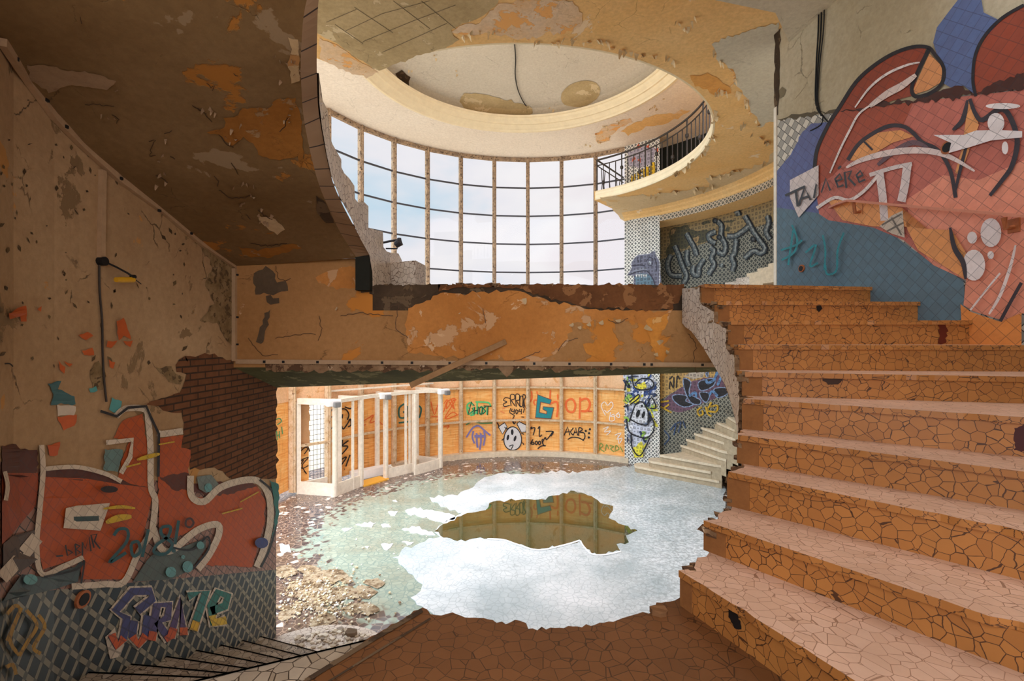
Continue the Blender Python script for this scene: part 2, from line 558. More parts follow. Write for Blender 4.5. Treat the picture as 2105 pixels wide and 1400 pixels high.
def fill(mb, surf, poly, off=.003, col=None, mat=0, maxlen=60.0):
    """filled outline (pixels) laid on a surface"""
    poly = clean_poly(poly)
    tri = tessellate_polygon([[Vector((p[0], p[1], 0)) for p in poly]])
    P = [tuple(p) for p in poly]
    T = [tuple(t) for t in tri]
    for _ in range(9):
        cache, nt_, did = {}, [], False
        def mid(a, b):
            key = (min(a, b), max(a, b))
            if key not in cache:
                P.append(((P[a][0] + P[b][0]) / 2, (P[a][1] + P[b][1]) / 2))
                cache[key] = len(P) - 1
            return cache[key]
        d = lambda a, b: math.hypot(P[a][0] - P[b][0], P[a][1] - P[b][1])
        for t in T:
            a, b, c = t
            sp = [d(a, b) > maxlen, d(b, c) > maxlen, d(c, a) > maxlen]
            if not any(sp):
                nt_.append(t)
                continue
            did = True
            ab = mid(a, b) if sp[0] else None
            bc = mid(b, c) if sp[1] else None
            ca = mid(c, a) if sp[2] else None
            ring = [a] + ([ab] if sp[0] else []) + [b] + ([bc] if sp[1] else []) + [c] + ([ca] if sp[2] else [])
            if len(ring) == 4:
                k = 1 if sp[0] else (2 if sp[1] else 3)
                ring = ring[k:] + ring[:k]
                nt_ += [(ring[0], ring[1], ring[2]), (ring[0], ring[2], ring[3])]
            elif len(ring) == 5:
                k = [i for i in range(5) if ring[i] in (a, b, c) and ring[(i + 1) % 5] in (a, b, c)][0]
                rr = ring[k:] + ring[:k]           # rr0, rr1 corners, rr2 mid, rr3 corner, rr4 mid
                nt_ += [(rr[2], rr[3], rr[4]), (rr[0], rr[1], rr[2]), (rr[0], rr[2], rr[4])]
            else:
                nt_ += [(a, ab, ca), (ab, b, bc), (ca, bc, c), (ab, bc, ca)]
        T = nt_
        if not did:
            break
    vs, uvs = [], []
    for p in P:
        q, w = surf.at(p[0], p[1], off)
        vs.append(q)
        uvs.append(w)
    faces = []
    for a, b, c in T:
        A, B, C = Vector(vs[a]), Vector(vs[b]), Vector(vs[c])
        nrm = (B - A).cross(C - A)
        if nrm.dot(Vector((0, 0, E)) - A) < 0:
            faces.append((a, c, b))
        else:
            faces.append((a, b, c))
    mb.marks.append(len(mb.v))
    mb.add(vs, faces, mat, col, uvs)


def stroke(mb, surf, pts, w, off=.005, col=(0, 0, 0), mat=0, k=6, sm=True, taper=0.0, closed=False):
    """brush line (pixels) on a surface"""
    path = smooth(pts, k, closed) if sm and len(pts) > 2 else list(pts)
    if closed:
        path.append(path[0])
    path = clean_poly(path)
    n = len(path)
    A, B, UA, UB = [], [], [], []
    for i, p in enumerate(path):
        a, b = path[max(0, i - 1)], path[min(n - 1, i + 1)]
        L = math.hypot(b[0] - a[0], b[1] - a[1]) or 1
        nx, ny = -(b[1] - a[1]) / L, (b[0] - a[0]) / L
        t = i / max(1, n - 1)
        ww = w * (1 - taper * abs(2 * t - 1) ** 2)
        q, u = surf.at(p[0] + nx * ww / 2, p[1] + ny * ww / 2, off)
        A.append(q); UA.append(u)
        q, u = surf.at(p[0] - nx * ww / 2, p[1] - ny * ww / 2, off)
        B.append(q); UB.append(u)
    nrm = (Vector(A[1]) - Vector(A[0])).cross(Vector(B[0]) - Vector(A[0]))
    mb.strip(A, B, mat, UA + UB, nrm.dot(Vector((0, 0, E)) - Vector(A[0])) < 0, col)


def dots(mb, surf, pts, r, off=.005, col=(0, 0, 0), mat=0):
    for x, y in pts:
        fill(mb, surf, [(x + r * math.cos(a * PI / 5), y + r * math.sin(a * PI / 5)) for a in range(10)], off, col, mat)


def arc(c, r, a0, a1, n=24):
    return [(c[0] + r * math.sin(a0 + (a1 - a0) * i / n), c[1] + r * math.cos(a0 + (a1 - a0) * i / n)) for i in range(n + 1)]

# ================================================================== THE SETTING
WC, WR, TH0, DTH = (.4355, 9.1), 5.19, -1.1445, .1918
HEAD = E + 5.39
ROWS = [E + 4.506 - .8316 * k for k in range(5)] + [E + .34]
LROWS = [E - .48, E - 1.38, E - 2.35]


def mull(i, dr=0.0):
    if i == -1:
        return (-4.85 - dr, 10.65 + dr * .3)
    if i == -2:
        return (-5.1 - dr, 9.6)
    if i == -3:
        return (-5.15 - dr, 8.5)
    t = TH0 + DTH * i
    return (WC[0] + (WR + dr) * math.sin(t), WC[1] + (WR + dr) * math.cos(t))


TOWERROOF = [((-.8, 1.2, E + 3.6), (5.6, 5.8, .2)), ((2.9, 3.85, E + 3.6), (1.8, .5, .2)), ((2.9, -.1, E + 3.6), (1.8, 3.2, .2))]   # opening added over the right flight to brighten its treads
BACKWALL = [((2.5, -1.75, E + 1.0), (2.4, .2, 5.0)), ((-.65, -1.75, E - 1.1), (3.9, .2, 1.0)), ((-.65, -1.75, E + 3.2), (3.9, .2, .6))]  # gap between the pieces is added to let light in from behind
# floor of the rotunda: dark ring of small broken tiles round a pale green disc
def _floor(n):
    pos = n.pos()
    x, y, z = n.sep(pos)
    dx, dy = n.math('SUBTRACT', x, .0), n.math('SUBTRACT', y, 9.0)
    r = n.math('SQRT', n.math('ADD', n.math('MULTIPLY', dx, dx), n.math('MULTIPLY', dy, dy)))
    vec = pos
    d = n.new('ShaderNodeTexVoronoi', {'Vector': vec, 'Scale': 11.0, 'Randomness': 1.0}, feature='DISTANCE_TO_EDGE').outputs['Distance']
    cell = n.new('ShaderNodeTexVoronoi', {'Vector': vec, 'Scale': 11.0, 'Randomness': 1.0}, feature='F1')
    cc = n.sep(cell.outputs['Color'])
    g = n.math('LESS_THAN', d, .06)
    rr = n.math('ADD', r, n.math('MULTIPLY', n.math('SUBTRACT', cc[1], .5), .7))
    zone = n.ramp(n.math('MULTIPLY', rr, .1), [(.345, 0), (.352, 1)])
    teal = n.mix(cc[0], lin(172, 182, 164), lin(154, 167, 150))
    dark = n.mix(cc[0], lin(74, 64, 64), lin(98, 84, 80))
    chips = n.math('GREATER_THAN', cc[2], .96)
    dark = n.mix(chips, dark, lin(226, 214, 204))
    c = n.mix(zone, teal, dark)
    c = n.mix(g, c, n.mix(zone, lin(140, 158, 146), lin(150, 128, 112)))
    c = n.mix(n.math('MULTIPLY', n.ramp(n.noise(1.1, 6, .6), [(.45, 0), (.7, 1)]), .35), c, lin(150, 120, 84))
    wet = n.ramp(n.noise(.8, 5, .6), [(.4, .04), (.62, .24)])
    return {'c': c, 'r': wet}
M['floor'] = nmat('broken_tile_floor', _floor, .3, .5)
mb = MB()
fp = arc((.3, 9.1), 6.6, -PI, PI, 48)[:-1]
mb.prism(fp + [], -.2, 0.0)
mb.prism([(-3.4, 3.2), (3.2, 3.2), (3.2, 2.0), (-3.4, 2.0)], -.21, -.012)
floor = mb.build('floor', M['floor'], kind='structure')

mb = MB()
mb.prism(arc((.3, 9.1), 60, -PI, PI, 40)[:-1], -.6, -.25)
mb.build('ground', plain('dry_grass', lin(176, 168, 150), .9, .1, var=.4, s=3), kind='structure')

# left wall of the stair tower
WL = [(-2.6, 5.32), (-2.6, 2.9), (-2.58, 2.72), (-2.5, 2.42), (-2.36, 2.2), (-2.2, 1.95), (-1.98, 1.5), (-2.0, .8), (-2.25, .1), (-2.6, -.7), (-2.62, -1.7)]
SWL = Wall(WL)
zd = lambda y: E - 2.245 + .43 * (4.67 - y)
zm = lambda y: E - 1.64 + .36 * (5.24 - y)
LTOP = lambda y: E + 1.9 if y > 2.3 else E + 2.6
mb = MB()
us = [0.0]
P = []
for (a, b) in zip(WL, WL[1:]):
    L = math.hypot(b[0] - a[0], b[1] - a[1])
    k = max(1, int(L / .25))
    for j in range(k):
        P.append((a[0] + (b[0] - a[0]) * j / k, a[1] + (b[1] - a[1]) * j / k))
P.append(WL[-1])
for a, b in zip(P, P[1:]):
    us.append(us[-1] + math.hypot(b[0] - a[0], b[1] - a[1]))
for zz0, zz1, mt in ((lambda y: 0.0, zd, 0), (zd, zm, 1), (zm, LTOP, 2)):
    mb.strip([(x, y, zz1(y)) for x, y in P], [(x, y, zz0(y)) for x, y in P], mt, [(u, zz1(y)) for u, (x, y) in zip(us, P)] + [(u, zz0(y)) for u, (x, y) in zip(us, P)], True)
Q = [(x - .28, y + .0) for x, y in P]
mb.strip([(x, y, LTOP(y)) for x, y in Q], [(x, y, 0) for x, y in Q], 3)
mb.strip([(x, y, LTOP(y)) for x, y in P], [(x, y, LTOP(y)) for x, y in Q], 3)
mb.add([(*P[0], 0), (*Q[0], 0), (*Q[0], E + 1.9), (*P[0], E + 1.9)], [(0, 1, 2, 3)], 3)
M['dado_left'] = lattice('black_grey_lattice_dado', lin(158, 148, 128), lin(34, 40, 46), 5.0, 0, .8)
def _dado(n):
    v = n.mapping(n.uv(), (10.5, 8.5, 1), (0, 0, PI / 4))
    u, w, _ = n.sep(v)
    p = n.math('ABSOLUTE', n.math('SUBTRACT', n.math('FRACT', u), .5))
    q = n.math('ABSOLUTE', n.math('SUBTRACT', n.math('FRACT', w), .5))
    bar = n.math('GREATER_THAN', n.math('MAXIMUM', p, q), .34)
    knot = n.math('GREATER_THAN', n.math('MINIMUM', p, q), .34)
    edge = n.math('LESS_THAN', n.math('ABSOLUTE', n.math('SUBTRACT', n.math('MAXIMUM', p, q), .345)), .025)
    c = n.mix(bar, lin(36, 46, 50), lin(138, 130, 110))
    c = n.mix(knot, c, lin(92, 90, 80))
    c = n.mix(edge, c, lin(30, 30, 30))
    return n.mix(.6, c, n.ramp(n.noise(3, 6, .6), [(.3, (.5, .47, .43)), (.65, (1, 1, 1))]), 'MULTIPLY')
M['dado_left'] = nmat('black_grey_lattice_dado', _dado, .45, .4)
def _diagtile(base, base2, freq, line, lw):
    def fn(n):
        l, par = diag_mask(n, freq, lw, PI / 4)
        c = n.mix(n.math('MULTIPLY', par, .5), base, base2)
        return {'c': n.mix(l, c, line), 'h': n.math('SUBTRACT', 1.0, l), 'hs': .3, 'hd': .004}
    return fn
M['left_tile'] = nmat('left_diagonal_tile', _diagtile(lin(150, 112, 96), lin(120, 82, 66), 17.0, (.04, .035, .03), .05), .5, .35)
M['left_plaster'] = plaster('left_wall_cream_paint', lin(186, 154, 116), lin(168, 134, 96), lin(132, 106, 74), lin(186, 134, 76), .8, -.02, 1.0)
wall_left = mb.build('wall_left', [M['dado_left'], M['left_tile'], M['left_plaster'], M['broken']], kind='structure')

# right wall of the stair tower: tiled dado under pale plaster
WRT = [(3.0, 5.51), (3.3, 3.11), (3.42, 2.2), (3.45, 1.0), (3.4, -.6)]
SWR = Wall(WRT)
zr = lambda y: E + 1.63 + (y - 3.11) * .369
mb = MB()
P = []
for (a, b) in zip(WRT, WRT[1:]):
    L = math.hypot(b[0] - a[0], b[1] - a[1])
    k = max(1, int(L / .3))
    P += [(a[0] + (b[0] - a[0]) * j / k, a[1] + (b[1] - a[1]) * j / k) for j in range(k)]
P.append(WRT[-1])
us = [0.0]
for a, b in zip(P, P[1:]):
    us.append(us[-1] + math.hypot(b[0] - a[0], b[1] - a[1]))
RT = E + 4.4
for zz0, zz1, mt in ((lambda y: E - 1.6, zr, 0), (zr, lambda y: RT, 1)):
    mb.strip([(x, y, zz1(y)) for x, y in P], [(x, y, zz0(y)) for x, y in P], mt, [(u, zz1(y)) for u, (x, y) in zip(us, P)] + [(u, zz0(y)) for u, (x, y) in zip(us, P)], False)
Q = [(x + .28, y + .02) for x, y in P]
mb.strip([(x, y, RT) for x, y in Q], [(x, y, E - 1.6) for x, y in Q], 2)
mb.strip([(x, y, RT) for x, y in P], [(x, y, RT) for x, y in Q], 2)
mb.add([(*P[0], E - 1.6), (*Q[0], E - 1.6), (*Q[0], RT), (*P[0], RT)], [(0, 1, 2, 3)], 2)
M['right_tile'] = nmat('right_diagonal_tile', _diagtile(lin(206, 196, 180), lin(52, 56, 62), 13.0, (.05, .045, .04), .04), .45, .4)
wall_right = mb.build('wall_right', [M['right_tile'], M['white_wall'], M['broken']], kind='structure')
# bare corner bead and dark mortar along its free edge
mb = MB()
mb.box((3.0, 5.49, E + 1.55), (.02, .05, 2.2))
cb = mb.build('corner_bead', M['white_metal'], wall_right)
mb = MB()
_ed = rag([(1592, 28), (1602, 30), (1604, 120), (1600, 236), (1592, 240)], 2.5, 12, 5)
fill(mb, SWR, _ed, .004)
mb.build('edge_mortar', M['dark_concrete'], wall_right)

# the tower is roofed at gallery level and closed behind the viewer, unseen; the rear opening is added for light
mb = MB()
for c, sz in TOWERROOF:
    mb.box(c, sz)
mb.build('ceiling_tower', M['grey_paint'], kind='structure')
mb = MB()
for c, sz in BACKWALL:
    mb.box(c, sz)
mb.build('wall_rear', M['white_wall'], kind='structure')

# curved rear wall of the rotunda on the stair side (two storeys, the upper one set back)
AC = (.12, 9.1)
EAST_LO = arc(AC, 5.42, math.radians(43), math.radians(128), 40)
EAST_UP = arc(AC, 6.0, math.radians(34), math.radians(132), 44)
SEL, SEU = Wall(EAST_LO), Wall(EAST_UP)


def cyl_wall(pts, z0, z1, name, mats, mt=0, thick=.25, c=AC, **kw):
    mb = MB()
    us = [0.0]
    for a, b in zip(pts, pts[1:]):
        us.append(us[-1] + math.hypot(b[0] - a[0], b[1] - a[1]))
    mb.strip([(x, y, z1) for x, y in pts], [(x, y, z0) for x, y in pts], mt, [(u, z1) for u in us] + [(u, z0) for u in us], False)
    out = [(c[0] + (x - c[0]) * (1 + thick / math.hypot(x - c[0], y - c[1])), c[1] + (y - c[1]) * (1 + thick / math.hypot(x - c[0], y - c[1]))) for x, y in pts]
    mb.strip([(x, y, z1) for x, y in out], [(x, y, z0) for x, y in out], mt, None, True)
    mb.strip([(x, y, z1) for x, y in out], [(x, y, z1) for x, y in pts], mt)
    for k in (0, -1):
        mb.add([(*pts[k], z0), (*out[k], z0), (*out[k], z1), (*pts[k], z1)], [(0, 1, 2, 3)], mt)
    return mb.build(name, mats, **kw)


wall_east = cyl_wall(EAST_LO, 0, E + .28, 'wall_east_lower', M['lattice_dark'], kind='structure')
wall_east_up = cyl_wall(EAST_UP, E + .28, E + 3.16, 'wall_east_middle', M['lattice_dark'], kind='structure')
wall_east_top = cyl_wall(arc(AC, 6.0, math.radians(35.5), math.radians(120), 32), E + 3.72, E + 5.39, 'wall_east_upper', M['dark_void'], kind='structure')

# tiled pier where the glazing stops
PA = Wall(arc(AC, 5.25, .3, 1.2, 60))
pl, _, _ = PA.hit(1284)
pr_, _, _ = PA.hit(1356)
dv = Vector((pl.x - AC[0], pl.y - AC[1])).normalized() * .5
dv2 = Vector((pr_.x - AC[0], pr_.y - AC[1])).normalized() * .5
dv2 = Vector((pr_.x, pr_.y)).normalized() * .55 + Vector((-.03, .0))
PIER = [(pl.x, pl.y), (pr_.x, pr_.y), (pr_.x + dv2.x, pr_.y + dv2.y), (pl.x + dv.x, pl.y + dv.y)]
SPI = Wall([PIER[0], PIER[1]])
mb = MB()
mb.prism(PIER[::-1], 0, E + 5.6)
pier = mb.build('wall_pier', M['lattice'], kind='structure')

# ceiling ring, cornice and recessed disc over the hall (the ring's unseen near side is left open to let sky light in)
CA0, CA1 = math.radians(-100), math.radians(100)
inner = arc((.21, 9.2), 3.28, CA0, CA1, 60)
outer = [(WC[0] + r_ * math.sin(t), WC[1] + r_ * math.cos(t)) for t in [CA0 + (CA1 - CA0) * i / 60 for i in range(61)] for r_ in [WR + .16 + 1.2 * min(1, max(0, (t - math.radians(34)) / .05))]]
mb = MB()
mb.strip([(x, y, HEAD) for x, y in inner], [(x, y, HEAD) for x, y in outer], 0)
mb.strip([(x, y, HEAD + .5) for x, y in inner], [(x, y, HEAD + .5) for x, y in outer], 0, None, True)
mb.strip([(x, y, HEAD + .5) for x, y in outer], [(x, y, HEAD) for x, y in outer], 0)
ceiling = mb.build('ceiling', M['ceiling'], kind='structure')
SCE = Flat(HEAD)
prof = [(3.30, 5.39), (3.28, 5.35), (3.22, 5.345), (3.20, 5.38), (3.17, 5.40), (3.10, 5.47), (3.06, 5.475), (3.05, 5.50), (3.00, 5.55), (2.98, 5.60), (2.95, 5.61), (2.94, 5.65), (2.99, 5.67), (3.22, 5.68)]
mb = MB()
for (r0, z0), (r1, z1) in zip(prof, prof[1:]):
    mb.strip([(x, y, E + z0) for x, y in arc((.21, 9.15), r0, CA0 * 1.3, CA1 * 1.3, 80)], [(x, y, E + z1) for x, y in arc((.21, 9.15), r1, CA0 * 1.3, CA1 * 1.3, 80)], 0, None, True)
mb.build('trim_1', M['cornice'], kind='structure')
prof = [(3.22, 5.68), (3.22, 5.75), (3.0, 5.84), (2.5, 5.93), (1.5, 6.0), (.01, 6.03)]
mb = MB()
for (r0, z0), (r1, z1) in zip(prof, prof[1:]):
    mb.strip([(x, y, E + z0) for x, y in arc((.21, 9.15), r0, -PI, PI, 64)], [(x, y, E + z1) for x, y in arc((.21, 9.15), r1, -PI, PI, 64)], 0, None, True)
dome = mb.build('ceiling_dome', M['dome'], smooth=True, kind='structure')
SDO = Flat(E + 5.93)

# ------------------------------------------------------------------ glazing, one window per bay
WIN = {}
for n_, i in enumerate(range(-1, 9)):
    a, b = mull(i), mull(i + 1)
    if i == 8:
        b = (pl.x + .05, pl.y + .05)
    ang = math.atan2(b[1] - a[1], b[0] - a[0])
    d = Vector((b[0] - a[0], b[1] - a[1]))
    L = d.length
    t = math.atan2(a[0] - WC[0], a[1] - WC[1])
    mb = MB()
    zsp = E - .1
    rr = Vector((a[0] - WC[0], a[1] - WC[1])).normalized()
    for z0, z1, mt in ((.05, zsp, 1), (zsp, HEAD, 0)):                                      # mullion, cream below, weathered above
        mb.box((a[0], a[1], (z0 + z1) / 2), (.105, .12, z1 - z0), -t, mt)
        mb.box((a[0] - rr.x * .07, a[1] - rr.y * .07, (z0 + z1) / 2), (.045, .04, z1 - z0), -t, mt)
    c = ((a[0] + b[0]) / 2, (a[1] + b[1]) / 2)
    mb.box((*c, HEAD - .05), (L + .02, .10, .10), ang, 0)                                   # head rail
    mb.box((*c, E + .33), (L + .02, .10, .10), ang, 0)
    w = mb.build('window_%d' % (n_ + 1), [M['frame'], M['frame_low']], kind='structure', bevel=.008)
    WIN[i] = w
    for z in ROWS[:-1]:
        m2 = MB()
        m2.box((*c, z), (L - .09, .035, .04), ang)
        m2.build('transom', M['steel'], w)
    m2 = MB()
    for z in LROWS:
        m2.box((c[0] - rr.x * .02, c[1] - rr.y * .02, z), (L - .09, .07, .055), ang)
    m2.build('lower_rail', M['frame_low'], w)
    zs = [HEAD - .1] + ROWS
    m2 = MB()
    off = Vector((-math.sin(ang), math.cos(ang))) * .01
    for z1, z0 in zip(zs, zs[1:]):
        m2.box((c[0] + off.x, c[1] + off.y, (z0 + z1) / 2), (L - .1, .005, z1 - z0 - .03), ang)
    m2.build('pane', M['glass'], w)

# masonry kerb under the boards
mb = MB()
k0 = [mull(i / 2, -.14) for i in range(4, 19)]
k1 = [mull(i / 2, .18) for i in range(4, 19)]
mb.prism(k1 + k0[::-1], 0, .15)
trim2 = mb.build('baseboard_rear', M['stone_step'], kind='structure', bevel=.015)

# ------------------------------------------------------------------ plywood boards in the lower bays
BOARDLAB = {
    -2: 'orange plywood board beside the brick edge with green letters on it',
    -1: 'orange plywood board with an open slot and dark scrawl behind the entrance frame',
    0: 'orange plywood board behind the entrance frame with a black hook and letter K',
    1: 'plain orange plywood board with faint red marks seen through the middle of the entrance frame',
    2: 'orange plywood board with a teal scrawl behind the entrance doors',
    3: 'orange plywood board with loose orange scribble just past the entrance frame',
    4: 'orange plywood board with green and black GHOST tag over a blue creature',
    5: 'orange plywood board with ERROR 404 tag over a white horned head',
    6: 'orange plywood board with a big teal G and the numbers 71 below',
    7: 'orange plywood board with orange letters OP over a black ACAB tag',
    8: 'orange plywood board with a white heart next to the tiled pier',
}
BOARD, SBO = {}, {}
for i in range(-2, 9):
    a, b = mull(i, .07), mull(i + 1, .07)
    if i == 8:
        b = (pl.x + .06, pl.y + .12)
    mb = MB()
    d = Vector((b[0] - a[0], b[1] - a[1])).normalized()
    a, b = (a[0] + d.x * .008, a[1] + d.y * .008), (b[0] - d.x * .008, b[1] - d.y * .008)
    nn = Vector((-d.y, d.x)) * .02
    poly = [a, b, (b[0] + nn.x, b[1] + nn.y), (a[0] + nn.x, a[1] + nn.y)]
    zt = E + .32
    if i == -1:                                     # slot left open beside the door
        f = .52
        mid = (a[0] + (b[0] - a[0]) * f, a[1] + (b[1] - a[1]) * f)
        poly = [a, mid, (mid[0] + nn.x, mid[1] + nn.y), (a[0] + nn.x, a[1] + nn.y)]
        mb.prism([b, a, (a[0] + nn.x, a[1] + nn.y), (b[0] + nn.x, b[1] + nn.y)][::-1], LROWS[1] + .0, zt)
        mb.prism(poly, .12, LROWS[1])
    else:
        mb.prism(poly, .1, zt)
    mb.prism([(p[0] - nn.x * .6, p[1] - nn.y * .6) for p in (poly if i != -1 else [a, b, (b[0] + nn.x, b[1] + nn.y), (a[0] + nn.x, a[1] + nn.y)])], LROWS[1] + .03, zt, 1)
    BOARD[i] = mb.build('plywood_board', [M['plywood'], M['pale_ply']], label=BOARDLAB[i], cat='board', group='plywood boards in the lower window bays')
    SBO[i] = Wall([a, b])

# ================================================================== LANDINGS AND FLIGHTS
# --- the near landing and the broken flight going up on the right
ZL = E - 1.18
near = thing('staircase', (1.8, 2.2, 0), 'terracotta mosaic staircase with a broken left edge rising along the painted wall', 'staircase')
SLA = Flat(ZL)
front = [SLA.at(x, y)[0][:2] for x, y in rag([(620, 1400), (735, 1331), (780, 1300), (868, 1250), (895, 1266), (930, 1259), (965, 1270), (1003, 1273), (1040, 1284), (1070, 1275), (1086, 1293), (1150, 1291), (1205, 1285), (1260, 1277), (1310, 1262), (1345, 1255), (1350, 1241), (1388, 1234)], 4, 9, 3, False)]
mb = MB()
mb.prism([(-2.1, .55), (-2.1, -1.6), (3.35, -1.6), (2.4, .4), (1.2, 1.95), (.85, 2.28)] + front[::-1], ZL - .22, ZL, 0, 1)
near_landing = mb.build('landing', [M['landing'], M['broken']], near)
mb = MB()
for dy, wpx in ((0, 9), (17, 4)):
    stroke(mb, SLA, [(628 + dy * 1.3, 1402 + dy), (742 + dy * 1.3, 1331 + dy), (868 + dy * 1.0, 1256 + dy)], wpx, .004, sm=False)
mb.build('nosing_strip', M['dark_concrete'], near_landing)

NZ = [-1.18, -1.014, -.864, -.681, -.521, -.341, -.194, -.029, .142, .305, .47]
NL = {1: (.756, 2.14), 2: (.938, 2.33), 3: (1.137, 2.52), 4: (1.263, 2.68), 5: (1.367, 2.84), 6: (1.434, 2.98), 7: (1.478, 3.17), 8: (1.556, 3.45), 9: (1.59, 3.75), 10: (1.594, 4.03)}
NR = {1: (1.62, .05), 2: (2.5, .15), 3: (2.84, .63), 4: (3.4, .65), 5: (3.43, 1.32), 6: (3.4, 2.44), 7: (3.31, 3.0), 8: (3.262, 3.41), 9: (3.212, 3.814), 10: (3.158, 4.247)}
NL[11], NR[11] = (1.6, 4.5), (3.12, 4.6)
for k in range(1, 11):
    l, r, l2, r2 = Vector(NL[k]), Vector(NR[k]), Vector(NL[k + 1]), Vector(NR[k + 1])
    dirn = (r - l).normalized()
    fwd = Vector((-dirn.y, dirn.x))
    rk = random.Random(k)
    # ragged inner end
    e = [l + (l2 - l) * t + dirn * (rk.uniform(-.02, .035)) for t in (0, .2, .4, .6, .8)]
    mb = MB()
    poly = [tuple(l + dirn * .015), tuple(r), tuple(r2 + fwd * .04), tuple(l2 + fwd * .04 + dirn * .02)] + [tuple(p + dirn * .02) for p in e[:0:-1]]
    mb.prism(poly, E + NZ[k] - .34, E + NZ[k] - .028, 0)
    st = mb.build('step', [M['riser'], M['broken']], near)
    mb = MB()
    lo = l - fwd * .022
    ro = r - fwd * .022
    n_ = 46
    edge = []
    for j in range(n_ + 1):
        p = lo + (ro - lo) * (j / n_)
        w = 0.0
        if rk.random() < .12:
            w = rk.uniform(.004, .016)
        if k == 4 and 24 < j < 33: w = .02
        if k == 2 and 17 < j < 22: w = .035
        edge.append(tuple(p + fwd * w))
    poly = edge + [tuple(r2 + fwd * .03), tuple(l2 + fwd * .03)] + [tuple(p + dirn * rk.uniform(-.01, .03)) for p in e[:0:-1]]
    mb.prism(poly, E + NZ[k] - .03, E + NZ[k], 0, 1)
    mb.build('tread', [M['tread'], M['riser']], st)
    # plain unfaced strip and broken mortar lumps at the open end of the step
    mb = MB()
    zb, zt = E + NZ[k - 1], E + NZ[k] - .03
    w0 = .10 if k > 1 else .06
    q = [l - fwd * .004 - dirn * .012, l - fwd * .004 + dirn * w0]
    mb.prism([tuple(q[0]), tuple(q[1]), tuple(q[1] + fwd * .02), tuple(q[0] + fwd * .02)], zb, zt, 0)
    mb.build('bare_end', plain('bare_brown_end', lin(150, 98, 54), .8, .2, var=.4) if 'bare' not in M else M['bare'], st)
    if 'bare' not in M:
        M['bare'] = bpy.data.materials['bare_brown_end']
    mb = MB()
    for j in range(16):
        t = rk.random()
        p = l + (l2 - l) * t + dirn * rk.uniform(-.012, .03 if j < 10 else .09)
        s = rk.uniform(.012, .034)
        zz = E + NZ[k] - rk.uniform(.0, .055) if rk.random() < .7 else rk.uniform(zb, zt)
        nb = len(mb.v)
        mb.box((p.x, p.y, zz - s * .3), (s * rk.uniform(.8, 2), s * rk.uniform(.8, 2), s * rk.uniform(.5, 1)), rk.uniform(0, 3))
        for q_ in range(nb, nb + 8):
            x, y, z = mb.v[q_]
            mb.v[q_] = (x + rk.uniform(-.3, .3) * s, y + rk.uniform(-.3, .3) * s, z + rk.uniform(-.25, .25) * s)
    mb.build('broken_edge', M['broken'], st, kind='stuff')

# white mosaic string on the well side of that flight
SST = Wall([(1.367 - .012, 2.84), (1.434 - .012, 2.98), (1.478 - .012, 3.17), (1.556 - .012, 3.45), (1.59 - .012, 3.75), (1.594 - .012, 4.03), (1.6 - .012, 4.49)])


def plate(mb, surf, outline, off, depth, mat=0, mat_side=1, maxlen=14, sides=None):
    """a plate with thickness: face on the surface, broken edges going back"""
    fill(mb, surf, outline, off, None, mat, maxlen)
    A = [surf.at(x, y, off)[0] for x, y in outline]
    B = [surf.at(x, y, off - depth)[0] for x, y in outline]
    if sides:
        mb.strip(A[:sides], B[:sides], mat_side)
    else:
        mb.strip(A + A[:1], B + B[:1], mat_side)


mb = MB()
so = rag([(1441, 591), (1442, 621), (1455, 632), (1470, 641), (1471, 663), (1484, 668), (1495, 674), (1496, 718), (1504, 726), (1512, 730), (1514, 760), (1523, 791), (1522, 897)], 2.5, 6, 4, False)
so += [(1516.6, 868), (1506, 827), (1491, 786), (1470, 750), (1447, 712), (1424, 681), (1411, 672), (1405, 664), (1405, 593)]
plate(mb, SST, so, .012, .03, 0, 1)
mb.build('mosaic_string', [M['white_mosaic'], M['broken']], near)

# --- the landing bridge across the well
bridge = thing('landing_bridge', (-.5, 4.9, E - .3), 'thick ochre landing bridge with peeling paint and a broken concrete top edge', 'landing')
YB = 4.5
SBF = Wall([(-2.75, YB), (1.75, YB)])
mb = MB()
mb.prism([(-2.6, YB), (1.6, YB), (3.1, YB + .03), (3.02, 5.45), (-2.6, 5.32)], [E - .25, E - .25, E - .25, E - .2, E - .52], E + .28, 1, 0)
beam = mb.build('beam', [M['beam'], M['green_concrete']], bridge)
mb = MB()
mb.prism([(-2.6, YB), (-1.3, YB), (-1.3, YB + .16), (-2.6, YB + .16)], E + .28, [E + .70, E + .775, E + .8, E + .72], 0)
mb.build('end_wall', M['beam'], bridge)
mb = MB()
topf = [SBF.at(x, 0)[0][0] for x in range(762, 1412, 9)]
rk = random.Random(21)
edge = [(x, YB + rk.uniform(0, .004)) for x in topf]
zt = [E + .512 + rk.uniform(-.012, .014) for _ in edge]
mb.prism(edge + [(1.56, YB + .1), (-1.28, YB + .13)], E + .28, zt + [E + .5] * 2, 0, 0)
mb.build('broken_kerb', M['dark_concrete'], bridge)
mb = MB()
mb.prism([(-1.3, YB + .02), (1.6, YB + .02), (3.13, YB + .02), (3.0, 5.48), (-.5, 6.0), (-2.6, 6.4), (-2.6, YB + .16), (-1.3, YB + .16)], E + .28, E + .47, 0, 0)
mb.build('slab', M['dark_concrete'], bridge)
mb = MB()
